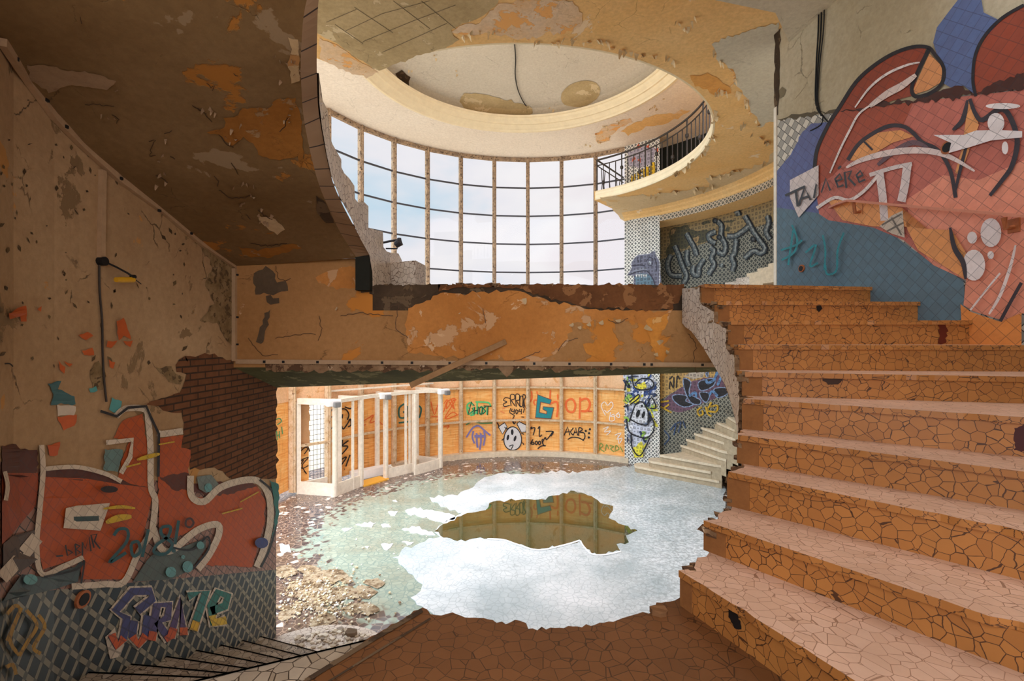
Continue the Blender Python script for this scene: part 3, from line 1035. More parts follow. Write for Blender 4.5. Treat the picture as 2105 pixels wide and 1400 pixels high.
for j in range(60):                                   # rubble left along the broken edge
    x = rk.choice([rk.uniform(-1.25, 1.5), rk.uniform(-1.2, .1), rk.gauss(-.3, .3)])
    s = rk.uniform(.015, .05)
    nb = len(mb.v)
    mb.box((x, YB + rk.uniform(.02, .10), E + .505 + s * .22), (s * rk.uniform(1, 2.6), s * 1.3, s * rk.uniform(.4, .9)), rk.uniform(0, 3))
    for q_ in range(nb, nb + 8):
        a_, b_, c_ = mb.v[q_]
        mb.v[q_] = (a_ + rk.uniform(-.25, .25) * s, b_ + rk.uniform(-.25, .25) * s, max(E + .49, c_ + rk.uniform(-.2, .2) * s))
mb.build('rubble_edge', M['broken'], bridge, kind='stuff')

# --- upper flight overhead on the left
upper = thing('staircase', (-1.9, 3.2, E), 'overhead staircase flight with peeling ochre underside and white mosaic parapet', 'staircase')
SI = [(-1.42, 4.42, .755), (-1.455, 4.1, .91), (-1.40, 3.65, 1.03), (-1.34, 3.3, 1.13), (-1.265, 2.95, 1.31), (-1.177, 2.7, 1.39), (-1.07, 2.45, 1.48), (-.954, 2.25, 1.6), (-.75, 2.05, 1.75), (-.45, 1.9, 1.95), (0, 1.85, 2.2)]
SO = [(-2.6, 4.52, .69), (-2.6, 4.1, .79), (-2.6, 3.6, .95), (-2.6, 3.25, 1.06), (-2.6, 2.95, 1.16), (-2.58, 2.72, 1.26), (-2.5, 2.42, 1.36), (-2.36, 2.2, 1.42), (-2.2, 1.95, 1.55), (-1.9, 1.5, 1.85), (-1.2, .8, 2.2)]
SB = [(-1.3, 4.42, .775), (-1.29, 4.1, .875), (-1.283, 3.65, 1.03), (-1.25, 3.33, 1.14), (-1.175, 2.95, 1.35), (-1.09, 2.7, 1.42), (-.99, 2.45, 1.52), (-.88, 2.22, 1.63), (-.7, 2.0, 1.78), (-.42, 1.82, 1.97), (0, 1.78, 2.2)]


def dense(P, k=6):
    out = []
    n = len(P)
    for i in range(n - 1):
        p0, p1, p2, p3 = P[max(0, i - 1)], P[i], P[i + 1], P[min(n - 1, i + 2)]
        for a in range(k):
            t = a / k
            out.append(tuple(.5 * (2 * p1[d] + (p2[d] - p0[d]) * t + (2 * p0[d] - 5 * p1[d] + 4 * p2[d] - p3[d]) * t * t + (3 * p1[d] - p0[d] - 3 * p2[d] + p3[d]) * t ** 3) for d in range(3)))
    out.append(P[-1])
    return out


SI, SO, SB = ([(x, y, E + z) for x, y, z in dense(P)] for P in (SI, SO, SB))
mb = MB()
NSEG = 8
rows = [[tuple(Vector(a).lerp(Vector(b), j / NSEG)) for a, b in zip(SO, SI)] for j in range(NSEG + 1)]
for r0, r1 in zip(rows, rows[1:]):
    mb.strip(r0, r1, 0, None, True)
up = [(x, y, z + .2) for x, y, z in SI]
uo = [(x, y, z + .2) for x, y, z in SO]
mb.strip(uo, up, 0)
soffit = mb.build('soffit', M['soffit'], upper, smooth=False)
mb = MB()
mb.strip(SI, SB, 0, None, True)
mb.strip([(x, y, z + .25) for x, y, z in SI], SI, 0, None, False)
mb.build('tile_band', M['band_tile'], upper)


class Soffit:
    """traces pixels onto the sloping underside"""
    tris = []

    def __init__(s):
        for r0, r1 in zip(rows, rows[1:]):
            for i in range(len(r0) - 1):
                s.tris.append((Vector(r0[i]), Vector(r0[i + 1]), Vector(r1[i])))
                s.tris.append((Vector(r0[i + 1]), Vector(r1[i + 1]), Vector(r1[i])))

    def at(s, px, py, off=0.0):
        from mathutils.geometry import intersect_ray_tri
        o = Vector((0, 0, E))
        d = Vector(((px - CX) / F, 1, (CY - py) / F))
        best = None
        for a, b, c in s.tris:
            h = intersect_ray_tri(a, b, c, d, o, True)
            if h is not None and (best is None or h.y < best[0].y):
                n = (b - a).cross(c - a).normalized()
                best = (h, n if n.dot(o - h) > 0 else -n)
        if best is None:
            return s.at(px + (3 if px < 300 else -3), py + (0 if py > 40 else 3), off) if off < 9 and 40 < px < 2000 else ((0, 4, E + .5), (0, 0))
        p = best[0] + best[1] * off
        return tuple(p), (p.x, p.y)


SSO = Soffit()
# white mosaic parapet, broken into steps along its top
SPA = Wall([(-1.3, 7.6), (-1.3, 4.42), (-1.29, 4.1), (-1.283, 3.65), (-1.25, 3.33), (-1.175, 2.95), (-1.12, 2.78)])
po = [(653, 150), (661, 206), (672, 228), (675, 260), (677, 284), (682, 297), (700, 328), (700, 344), (706, 356), (716, 366), (727, 382), (728, 408), (734, 416), (748, 416), (756, 424), (756, 468), (776, 474), (786, 476), (787, 508), (794, 517), (804, 520), (818, 521), (825, 535), (825, 548), (826, 600), (765, 604), (764, 560), (758, 524), (740, 492), (720, 448), (696, 404), (680, 364), (670, 320), (660, 262), (654, 210)]
mb = MB()
plate(mb, SPA, po, .006, .13, 0, 1, 10, 24)
mb.build('mosaic_parapet', [M['white_mosaic'], M['dark_concrete']], upper)
mb = MB()
pts = arc((-1.22, 5.35), .26, math.radians(-80), math.radians(100), 12)
mb.prism([(-1.42, 5.2), (-1.0, 5.0)] + pts[::-1], E + .45, E + .83, 0)
mb.build('newel', M['white_mosaic'], upper)

mb = MB()
mb.box((-1.365, 4.455, E + .66), (.13, .10, .40))
mb.build('end_tile', M['dark_void'], upper)
# --- lower flight going down on the left to the hall floor
lower = thing('staircase', (-2.0, 3.4, 0), 'worn mosaic staircase flight descending beside the graffitied lattice dado', 'staircase')
PO = [(-2.62, 5.36), (-2.62, 5.0), (-2.62, 4.66), (-2.62, 4.32), (-2.62, 3.98), (-2.62, 3.64), (-2.62, 3.3), (-2.61, 2.97), (-2.58, 2.62), (-2.44, 2.3), (-2.28, 1.98), (-2.1, 1.7), (-2.0, 1.3), (-2.0, .55)]
PI_ = [(-1.42, 5.0), (-1.36, 4.55), (-1.25, 4.2), (-1.16, 3.88), (-1.1, 3.6), (-1.05, 3.34), (-1.0, 3.1), (-.93, 2.87), (-.85, 2.65), (-.78, 2.46), (-.7, 2.28), (-.6, 2.1), (-.5, 1.95), (-.62, 1.6)]
for k in range(13):
    mb = MB()
    z1 = .17 * (k + 1)
    a, b, c, d = PI_[k], PO[k], PO[k + 1], PI_[k + 1]
    if k == 0:
        poly = [(x, y) for x, y in [(-1.3, 4.5)] + [(-1.98 + .72 * math.cos(t), 4.93 + .56 * math.sin(t)) for t in [j * PI / 12 for j in range(0, 11)]] + [(-2.6, 5.15), (-2.6, 4.8)]]
    else:
        ext = Vector((d[0] - a[0], d[1] - a[1])).normalized() * .05
        poly = [a, b, (c[0], c[1] - .05), (d[0] + ext.x, d[1] + ext.y)]
    mb.prism(poly, max(0, z1 - .4), z1, 0)
    o = mb.build('step', M['white_mosaic'] if k < 1 else M['dirty_mosaic'], lower, bevel=.01)
    if k:
        A_, B_ = Vector((*a, z1 + .003)), Vector((*b, z1 + .003))
        v_ = Vector((d[0] - a[0], d[1] - a[1], 0)).normalized() * .014
        mb = MB()
        mb.strip([A_, B_], [A_ + v_, B_ + v_], 0)  # dark line drawn along the nosing to mark the step edge
        mb.strip([A_ + v_, B_ + v_], [A_, B_], 0)
        mb.build('nosing', M['grey_brown_nosing'], o)

# --- lower right flight curling up along the lattice wall
curl = thing('staircase', (4.2, 11.4, 0), 'pale curved stone staircase rising from the hall floor along the lattice tile wall', 'staircase')
RL = [(1298, 956), (1327, 945), (1357, 934), (1374, 920), (1396, 905), (1417, 892), (1443, 878), (1470, 867), (1498, 855)]
RR = [(1480, 988), (1462, 969), (1468, 954), (1478, 939), (1487, 926), (1500, 912), (1511, 901), (1522, 890), (1532, 880)]
SL = []
for k in range(9):
    z = .18 * (k + 1)
    f = Flat(z)
    l, r = f.at(*RL[k])[0][:2], f.at(*RR[k])[0][:2]
    if k >= 3:                                        # run the outer end to the wall
        v = Vector((l[0] - AC[0], l[1] - AC[1]))
        l = tuple(Vector(AC) + v.normalized() * 5.40)
    SL.append((l, r, z))
SL.append((tuple(Vector(SL[-1][0]) + Vector((.25, -.5))), tuple(Vector(SL[-1][1]) + Vector((.08, -.35))), 1.8))
for k in range(9):
    (l, r, z), (l2, r2, z2) = SL[k], SL[k + 1]
    mb = MB()
    L, Rr = Vector(l), Vector(r)
    if k < 2:                                        # bull-nosed bottom steps
        d = (Rr - L).normalized()
        nrm = Vector((-d.y, d.x))
        h = .24
        nose = [tuple(L + d * h + nrm * h - d * h * math.sin(t) - nrm * h * math.cos(t)) for t in [j * PI / 10 for j in range(11)]]
        back = [tuple(Rr + nrm * .9)]
        poly = nose[::-1][::-1] + []
        poly = nose + [tuple(L + d * h + nrm * 2.2 * h + d * .3), tuple(Rr + nrm * .9), r]
        mb.prism(poly, 0, z - .05, 0)
    else:
        out = Vector((l2[0] - l[0], l2[1] - l[1]))
        poly = [l, r, (r2[0] + .03, r2[1] - .08), (l2[0] + .05, l2[1] - .05)]
        mb.prism(poly, 0 if k < 3 else z - .4, z - .05, 0)
    o = mb.build('step', M['step_riser'], curl)
    mb = MB()
    d = (Rr - L).normalized()
    nrm = Vector((d.y, -d.x)) * .035
    if nrm.y > 0: nrm = -nrm
    mb.prism([(x + nrm.x, y + nrm.y) for x, y in poly] if k < 2 else [(l[0] + nrm.x, l[1] + nrm.y), (r[0] + nrm.x, r[1] + nrm.y), poly[2], poly[3]], z - .055, z, 0)
    mb.build('tread', M['stone_step'], o, bevel=.015)
mb = MB()
lowb = [Vector(x[1]) for x in SL[2:]]
A = [(p.x + .22, p.y + .1, z_ - .06) for p, (_, _, z_) in zip(lowb, SL[2:])]
B = [(x, y, 0.0) for x, y, z in A]
mb.strip(A, B, 0)
mb.strip(B, A, 0)
mb.build('recess_shade', M['dark_concrete'], curl)  # dark sheet standing in for the shade in the recess under the flight

# --- remnant of the flight above it
rem = thing('staircase', (5.2, 9.5, E), 'broken stub of a pale staircase flight beside the painted wall edge', 'staircase')
for k, (x, y) in enumerate([(1487, 592), (1512, 583), (1536, 574), (1560, 564), (1584, 554), (1608, 544)]):
    p, u = SEU.at(x, y, .02)
    q, _ = SEU.at(x + 34, y, .02)
    v = (Vector(AC) - Vector(p[:2])).normalized() * .35
    mb = MB()
    mb.prism([p[:2], (p[0] + v.x, p[1] + v.y), (q[0] + v.x, q[1] + v.y), q[:2]][::-1], p[2] - .35, p[2], 0)
    mb.build('step', M['white_mosaic'] if k < 3 else M['stone_step'], rem)

# ================================================================== GALLERY
GZ = E + 3.5
GC, GR = (.06, 9.17), 3.5
hole = [(GC[0] + GR * math.sin(t), GC[1] + GR * math.cos(t)) for t in [math.radians(216.5 - (216.5 - 34.8) * j / 70) for j in range(71)]]
pier_in = (pl.x, pl.y)
outerg = [pier_in] + arc(AC, 6.1, math.radians(38), math.radians(118), 24) + [(4.6, 5.6), (3.35, 5.45), (3.35, 4.1), (-3.2, 4.1), (-3.2, 5.25)]
gal = thing('gallery', (.5, 5.0, GZ), 'curved upper gallery with peeling orange underside round a large round opening', 'gallery')
mb = MB()
mb.prism(hole + outerg, GZ, GZ + .22, 0)
gslab = mb.build('slab', [M['gallery']], gal)
SGA = Flat(GZ)
mb = MB()
pf = [(3.5, 3.50), (3.47, 3.50), (3.455, 3.53), (3.465, 3.60), (3.45, 3.63), (3.46, 3.68), (3.5, 3.73)]
AN = [math.radians(214 - (214 - 35.5) * j / 70) for j in range(71)]
for (r0, z0), (r1, z1) in zip(pf, pf[1:]):
    mb.strip([(GC[0] + r0 * math.sin(t), GC[1] + r0 * math.cos(t), E + z0) for t in AN], [(GC[0] + r1 * math.sin(t), GC[1] + r1 * math.cos(t), E + z1) for t in AN], 0)
mb.build('edge_moulding', M['cornice'], gal)
FR = arc(AC, 5.25, math.radians(35), math.radians(124), 50)
us = [5.25 * math.radians(89) * j / 50 for j in range(51)]
mb = MB()
mb.strip([(x, y, E + 3.31) for x, y in FR], [(x, y, E + 3.15) for x, y in FR], 0, [(u, E + 3.31) for u in us] + [(u, E + 3.15) for u in us])
mb.build('tile_frieze', M['lattice_frieze'], gal)
mb = MB()
pf = [(5.25, 3.31), (5.22, 3.33), (5.20, 3.37), (5.12, 3.42), (5.10, 3.45), (5.0, 3.5)]
for (r0, z0), (r1, z1) in zip(pf, pf[1:]):
    mb.strip([(x, y, E + z0) for x, y in arc(AC, r0, math.radians(35), math.radians(124), 50)], [(x, y, E + z1) for x, y in arc(AC, r1, math.radians(35), math.radians(124), 50)], 0, None, True)
mb.strip([(x, y, E + 3.15) for x, y in FR], [(x, y, E + 3.16) for x, y in arc(AC, 6.02, math.radians(35), math.radians(124), 50)], 0, None, False)
mb.build('cove', M['gallery'], gal)
# dropped slab over the stair head at the top right
mb = MB()
mb.prism([(1.94, 4.62), (2.62, 4.80), (3.05, 5.3), (3.35, 4.6), (3.4, 3.0), (2.6, 3.0), (1.9, 4.0)], E + 3.26, E + 3.49, 0)
mb.build('downstand', M['grey_paint'], gal)

rail = thing('balcony_railing', (3.3, 9.0, GZ + .22), 'dark wrought iron railing along the gallery edge by the tiled pier', 'railing')
zb, zt = GZ + .23, E + 4.51
angs = [math.radians(35.5 + 2.75 * j) for j in range(36)]
rp = lambda t, r=3.56: (GC[0] + r * math.sin(t), GC[1] + r * math.cos(t))
for nm, z, w in (('top_rail', zt, .022), ('middle_rail', zt - .14, .014)):
    mb = MB()
    mb.tube([(*rp(t), z) for t in angs], w, 6)
    mb.tube([(*rp(angs[0]), z), (pl.x - .05, pl.y - .05, z)], w, 6)
    mb.build(nm, M['iron'], rail)
for j, t in enumerate(angs):
    x, y = rp(t)
    mb = MB()
    mb.tube([(x, y, GZ + .2), (x, y, zt if j % 4 == 0 else zt - .14)], .017 if j % 4 == 0 else .012, 6)
    if j % 3 == 1:
        zc = (zb + zt) / 2 + (-.2 if j % 2 else .05)
        mb.tube([(x, y, zc - .05), (x, y, zc - .03), (x, y, zc), (x, y, zc + .03), (x, y, zc + .05)], [.012, .035, .04, .035, .012], 8)
    mb.build('baluster', M['iron'], rail)
e0, e1 = Vector(rp(angs[0])), Vector((pl.x - .05, pl.y - .05))
for j in range(1, 7):
    p = e0 + (e1 - e0) * (j / 7)
    mb = MB()
    mb.tube([(p.x, p.y, GZ + .2), (p.x + (.03 if j % 2 else -.03), p.y, zb + .25), (p.x, p.y, zt - (.14 if j != 4 else .5))], .011, 6)
    mb.build('baluster', M['iron'], rail)

# ================================================================== ENTRANCE FRAME (draught lobby) on the left of the hall
lob = thing('entrance_lobby', (-2.9, 11.8, 0), 'white glassless entrance lobby frame with low kick panels standing on the dark floor', 'door frame')
PB = [(-3.855, 10.52), (-3.52, 11.24), (-3.11, 11.88), (-2.55, 12.49), (-1.91, 12.88)]
ZT = E - 1.37
bk0, bk1 = (-4.75, 10.72), (-2.62, 13.25)
for p in PB:
    mb = MB()
    mb.box((p[0], p[1], ZT / 2), (.10, .09, ZT), .75)
    mb.box((p[0] + .03, p[1] - .06, ZT / 2), (.05, .02, ZT - .02), .75)
    mb.build('post', M['white_metal'], lob, bevel=.008)
for p in (bk0, bk1, (-4.1, 11.45), (-3.45, 12.35)):
    mb = MB()
    mb.box((p[0], p[1], ZT / 2), (.09, .09, ZT), .75)
    mb.build('rear_post', M['white_metal'], lob)
def seg(a, b, z0, z1, w, name, mat='white_metal'):
    mb = MB()
    mb.bar((a[0], a[1], (z0 + z1) / 2), (b[0], b[1], (z0 + z1) / 2), w, z1 - z0)
    return mb.build(name, M[mat], lob)
for a, b in zip(PB, PB[1:]):
    seg(a, b, ZT - .0, ZT + .08, .09, 'top_beam')
seg(bk0, PB[0], ZT - .04, ZT + .09, .1, 'top_beam')
seg(bk1, PB[4], ZT - .04, ZT + .09, .1, 'top_beam')
seg((-4.1, 11.45), PB[1], ZT, ZT + .07, .08, 'top_beam')
seg((-3.45, 12.35), PB[2], ZT, ZT + .07, .08, 'top_beam')
seg((-3.1, 12.75), PB[3], ZT, ZT + .07, .08, 'top_beam')
seg((-4.6, 11.05), (-2.2, 13.45), ZT + .16, ZT + .2, .04, 'top_beam')
seg(bk0, PB[0], .0, .27, .05, 'kick_panel')
seg(PB[0], PB[1], .0, .27, .05, 'kick_panel')
seg(PB[2], PB[3], .0, .24, .05, 'kick_panel')
seg((-2.45, 12.2), PB[4], .0, .25, .05, 'kick_panel')
seg(bk1, PB[4], .0, .25, .05, 'kick_panel')
seg(bk0, (-4.2, 11.3), .0, .24, .05, 'kick_panel')
for p in ((-3.63, 11.0), (-2.72, 12.34), (-2.64, 12.42), (-2.45, 12.2)):
    mb = MB()
    mb.box((p[0], p[1], ZT / 2), (.045, .05, ZT), .75)
    mb.build('door_stile', M['white_metal'], lob)
mb = MB()
mb.prism([(-3.42, 11.2), (-3.0, 11.8), (-3.3, 12.0), (-3.75, 11.45)], .0, .03)
mb.build('yellow_threshold', nmat('yellow_threshold', lambda n: lin(232, 170, 60), .6), lob, label='yellow threshold')
mb = MB()
mb.bar((-3.9, 11.75, .1), (-3.2, 12.45, .1), .25, .2)
mb.build('ledge', M['lamp_white'], lob)
# wired glass slot: mesh wires in the open slot of the board behind
mb = MB()
a, b = mull(-1, .06), mull(0, .06)
for f in (.54, .64, .74, .84, .94):
    p = (a[0] + (b[0] - a[0]) * f, a[1] + (b[1] - a[1]) * f)
    mb.tube([(*p, .2), (*p, LROWS[1])], .005, 4)
for k in range(17):
    z = .2 + k * .115
    pa, pb_ = [(a[0] + (b[0] - a[0]) * f, a[1] + (b[1] - a[1]) * f) for f in (.52, .98)]
    mb.tube([(*pa, z), (*pb_, z)], .005, 4)
mb.build('wire_mesh', M['steel'], WIN[-1])
def lamp(px, py, dep, lab):
    t = thing('emergency_lamp', (dep[0], dep[1], ZT + .07), lab, 'lamp', 'emergency lamps on the entrance lobby')
    mb = MB()
    mb.box((dep[0], dep[1] - .1, ZT + .02), (.3, .16, .14), .75)
    mb.build('housing', M['lamp_white'], t, bevel=.02)
    mb = MB()
    mb.box((dep[0] + .12, dep[1] - .22, ZT + .0), (.14, .1, .12), .75)
    mb.build('lens', M['lamp_grey'], t, bevel=.02)
lamp(0, 0, PB[0], 'white emergency lamp box on the front corner post of the entrance lobby')
lamp(0, 0, PB[2], 'white emergency lamp box on the middle of the entrance lobby top beam')
lamp(0, 0, (PB[4][0] + .1, PB[4][1] - .02), 'white emergency lamp box on the far end post of the entrance lobby')

# ================================================================== WHAT IS PAINTED, PEELED AND LEFT BEHIND
def crop(ox, oy, s):
    return lambda *p: [(ox + x / s, oy + y / s) for x, y in p]


class Art:
    """collects painted shapes for one surface"""
    def __init__(s, surf, T, sc, base=.004, step=.0006):
        s.mb, s.surf, s.T, s.sc, s.off, s.step = MB(), surf, T, sc, base, step

    def f(s, col, *p, r=0, sm=0, seed=1, maxlen=60):
        q = s.T(*p)
        if sm:
            q = smooth(q, sm, True)
        if r:
            q = rag(q, r, 7, seed)
        s.off += s.step
        fill(s.mb, s.surf, q, s.off, lin(*col), 0, maxlen)

    def s(s_, col, w, *p, sm=True, taper=0.0, closed=False):
        s_.off += s_.step
        stroke(s_.mb, s_.surf, s_.T(*p), w / s_.sc, s_.off, lin(*col), 0, 5, sm, taper, closed)

    def e(s, col, x, y, rx, ry, rot=0.0):
        ca, sa = math.cos(rot), math.sin(rot)
        s.f(col, *[(x + rx * math.cos(t) * ca - ry * math.sin(t) * sa, y + rx * math.cos(t) * sa + ry * math.sin(t) * ca) for t in [k * PI / 9 for k in range(18)]])

    def done(s, name, mat, parent, **kw):
        return s.mb.build(name, mat, parent, **kw) if s.mb.v else None


M['mural_r'] = paint_over('mural_paint_on_tile', 'diag', 13.0, .45, lw=.028)
M['mural_l'] = paint_over('mural_paint_on_left_tile', 'diag', 17.0, .35, lw=.04)
M['paint_plain'] = paint_over('spray_paint', 'plain')
M['paint_dado'] = paint_over('spray_paint_on_dado', 'diag', 16.0, .45, lw=.08)
M['paint_lattice'] = paint_over('spray_paint_on_lattice', 'lattice', 7.0, .55)
M['rust'] = plain('rusty_bracket', lin(176, 104, 62), .6, .3, var=.5, s=30)

# ------------------------------------------------------------------ right wall mural
T5 = crop(1550, 0, 1.944)
A = Art(SWR, T5, 1.944)
RED, SAL, PNK, ORG_, BLU, STE, DRK, WHT = (168, 82, 60), (196, 112, 96), (232, 150, 122), (232, 158, 96), (98, 106, 150), (96, 120, 132), (62, 56, 62), (232, 216, 208)
A.f(BLU, (195, 525), (230, 495), (300, 490), (310, 520), (260, 640), (250, 665), (270, 780), (265, 856), (90, 832), (85, 690), (130, 640), (165, 590), r=2)
A.f(STE, (85, 828), (265, 853), (300, 880), (480, 910), (560, 940), (640, 1000), (720, 1050), (840, 1120), (860, 1420), (480, 1330), (85, 1240))
A.f(SAL, (240, 668), (262, 590), (300, 500), (345, 440), (1085, 358), (1085, 1250), (1000, 1282), (880, 1244), (840, 1220), (850, 1120), (720, 1060), (600, 960), (480, 910), (300, 880), (262, 855), (250, 760))
A.f(PNK, (610, 800), (760, 700), (900, 720), (1085, 640), (1085, 1250), (1000, 1282), (880, 1244), (840, 1220), (850, 1120), (720, 1060), (640, 960))
A.f(RED, (245, 668), (262, 590), (300, 500), (345, 440), (640, 408), (600, 500), (480, 530), (400, 610), (320, 700), (260, 740))
A.f((150, 68, 46), (345, 438), (400, 340), (480, 270), (560, 220), (640, 192), (692, 190), (650, 330), (640, 382), (560, 402), (480, 430), (420, 446))
A.f((152, 70, 48), (1085, 25), (1010, 62), (940, 130), (892, 220), (880, 300), (890, 378), (1085, 352))
A.f((94, 108, 148), (720, 170), (735, 110), (780, 50), (825, -8), (912, -8), (922, 50), (978, 78), (965, 110), (910, 170), (890, 230), (880, 300), (885, 376), (840, 342), (790, 350), (755, 330), (765, 280), (735, 220))
A.f((218, 146, 92), (705, 215), (760, 270), (750, 330), (700, 360), (650, 376), (640, 360), (680, 270))
A.f((74, 40, 32), (345, 446), (440, 436), (520, 402), (640, 404), (720, 376), (790, 348), (840, 346), (890, 385), (960, 330), (1085, 290), (1085, 356), r=6, seed=4)
A.s((42, 38, 42), 15, (245, 690), (255, 600), (300, 500), (345, 430), (410, 330), (480, 265), (560, 215), (640, 188), (700, 190), (725, 215), (762, 270), (756, 332), (710, 372), (650, 386), (635, 350), (662, 280), (704, 196))
A.s((42, 38, 42), 13, (1085, 20), (1000, 70), (930, 140), (890, 220), (880, 320), (892, 385))
A.f(ORG_, (385, 640), (430, 575), (500, 530), (590, 520), (645, 545), (560, 570), (490, 612), (430, 646))
A.f((228, 156, 96), (862, 400), (890, 450), (905, 500), (870, 590), (830, 700), (810, 690), (835, 600), (850, 500))
A.s(DRK, 16, (380, 640), (420, 580), (470, 540), (540, 505), (600, 505), (640, 530), (680, 570), (740, 600), (790, 680), (812, 790))
A.s(DRK, 20, (800, 520), (840, 480), (860, 400), taper=.6)
A.s((112, 86, 92), 22, (500, 660), (560, 610), (640, 570), (700, 590), taper=.5)
A.s(DRK, 14, (808, 780), (826, 700), (846, 620), (862, 560), taper=.5)
A.s(DRK, 22, (870, 395), (890, 450), (920, 480), (990, 436), (1030, 466), (1060, 560), (1040, 660), (1000, 720), (950, 782), taper=.4)
A.s(DRK, 8, (445, 565), (462, 582), (480, 600))
A.s((228, 206, 198), 26, (375, 670), (430, 642), (520, 616), (620, 602), (720, 606), (800, 632), (890, 684), taper=.7)
A.s(WHT, 10, (410, 430), (470, 350), (540, 295), (620, 260), (670, 250), taper=.5)
A.s((226, 202, 190), 28, (470, 425), (540, 375), (600, 342), (655, 300), taper=.5)
A.s(WHT, 9, (310, 692), (350, 600), (390, 520), (430, 452), (500, 405), taper=.4)
A.f(ORG_, (300, 800), (390, 800), (600, 830), (622, 920), (664, 1000), (850, 1114), (856, 1010), (800, 920), (700, 915), (600, 905), (480, 905), (360, 880))
A.f((218, 202, 196), (150, 720), (265, 660), (265, 780), (185, 870), (150, 790))
A.s((222, 206, 200), 32, (510, 690), (522, 780), (530, 882), sm=False)
A.s((222, 206, 200), 16, (470, 700), (560, 672), (640, 655))
A.s((222, 206, 200), 34, (622, 662), (612, 740), (598, 806), sm=False)
A.s(WHT, 13, (258, 832), (330, 790), (390, 800), (450, 762), (505, 700))
A.f((206, 190, 170), (510, 905), (560, 862), (604, 842), (612, 950), (560, 934))
for a_, b_ in (((520, 900), (600, 855)), ((540, 925), (608, 890)), ((560, 870), (600, 940))):
    A.s((120, 110, 100), 7, a_, b_)
A.f((236, 224, 220), (728, 540), (850, 540), (900, 522), (990, 520), (1085, 525), (1085, 550), (960, 562), (870, 590), (790, 612), (800, 572))
for q in ((980, 492, 34, 40), (960, 930, 42, 58), (885, 950, 20, 24), (892, 1060, 46, 62), (960, 1020, 13, 16), (1018, 592, 13, 26), (1010, 425, 70, 12)):
    A.e((236, 224, 220), *q)
A.s(DRK, 22, (798, 910), (815, 990), (850, 1050), (860, 1116), taper=.6)
A.f((226, 142, 72), (840, 1216), (880, 1246), (1000, 1286), (1085, 1250), (1085, 1480), (940, 1470), (850, 1420))
A.s(DRK, 14, (1000, 1284), (1040, 1210), (1085, 1130))
A.s((236, 220, 214), 14, (955, 1256), (1000, 1180), (1040, 1070), (1062, 980), taper=.5)
A.s((236, 220, 214), 8, (880, 1240), (960, 1140), (1000, 1092))
TG = (66, 68, 72)
for p in (((135, 782), (215, 745)), ((178, 765), (186, 826)), ((190, 822), (214, 750), (238, 800)), ((198, 796), (232, 784)), ((252, 792), (262, 735), (282, 770), (300, 715), (318, 762)), ((340, 726), (366, 716), (356, 696), (338, 716), (350, 748), (372, 740)), ((350, 676), (362, 664)), ((384, 752), (376, 690), (404, 684), (392, 712), (420, 742)), ((428, 712), (450, 700), (440, 684), (424, 700), (436, 728), (460, 718))):
    A.s(TG, 9, *p, sm=False)
TE = (46, 138, 146)
for p in (((165, 900), (186, 960), (172, 1010), (122, 1040)), ((120, 1000), (180, 980), (205, 960)), ((170, 920), (150, 1060)), ((220, 1010), (262, 980), (238, 1062), (270, 1050)), ((290, 940), (300, 1000), (296, 1080)), ((375, 930), (350, 1000), (345, 1080), (308, 1096), (300, 1060))):
    A.s(TE, 8, *p)
A.done('graffiti', M['mural_r'], wall_right)
# stained soot line above the tiles
A = Art(SWR, T5, 1.944, .003)
A.f((88, 76, 56), (95, 478), (150, 455), (230, 452), (300, 440), (345, 428), (345, 448), (200, 470), r=5, seed=8)
A.f((120, 106, 80), (100, 360), (115, 345), (130, 360), (120, 385), (105, 395), r=3)
A.f((136, 116, 86), (118, 85), (240, 20), (245, 65), (125, 122))
A.done('wall_stain', M['paint_plain'], wall_right)

# ------------------------------------------------------------------ left wall: bare brick, stucco, big orange letters
T2 = crop(0, 700, 2)
T1 = crop(0, 0, 2)
mb = MB()
fill(mb, SWL, rag(T2((720, 100), (760, 65), (880, 55), (930, 78), (1100, 95), (1136, 100), (1136, 566), (1000, 578), (940, 565), (880, 522), (780, 532), (775, 470), (740, 445), (755, 360), (745, 300), (690, 290), (650, 272), (600, 265), (640, 245), (740, 215), (758, 165), (765, 140), (722, 130)), 4, 9, 6), .004)
mb.build('bare_brick', M['brick'], wall_left, label='dark bare brick')
mb = MB()
for k_, p in enumerate((T1((820, 1000), (900, 1040), (960, 1085), (962, 1440), (930, 1400), (890, 1330), (820, 1320), (880, 1250), (840, 1160), (872, 1100)), T2((640, 110), (700, 108), (720, 135), (755, 150), (740, 180), (690, 170)), T2((365, 120), (400, 85), (430, 130), (420, 200), (380, 210)))):
    fill(mb, SWL, rag(p, 4, 8, 12 + k_), .005)
M['stucco'] = plaster('rough_bare_stucco', lin(160, 134, 96), lin(128, 104, 70), lin(96, 76, 52), None, 9.0, .05, .2)
build_each(mb, 'bare_stucco', M['stucco'], wall_left)
A = Art(SWL, T2, 2, .005)
OR, ORD, LW, LT, BK, YL = (176, 78, 30), (150, 64, 28), (206, 188, 164), (86, 104, 100), (34, 34, 36), (196, 160, 40)
A.f((82, 38, 30), (0, 430), (60, 428), (80, 450), (148, 450), (148, 566), (0, 566), r=4)
A.f((84, 42, 32), (160, 528), (300, 522), (420, 548), (620, 590), (620, 640), (350, 580), (165, 570))
A.f(ORD, (0, 545), (150, 545), (150, 600), (140, 680), (40, 800), (0, 840))
A.f(OR, (165, 560), (350, 568), (480, 590), (610, 605), (622, 640), (570, 870), (500, 982), (330, 982), (322, 892), (170, 942), (150, 860), (155, 650))
A.f(OR, (460, 400), (500, 330), (580, 300), (604, 440), (604, 604), (540, 592), (480, 562), (500, 480), (530, 410), r=2)
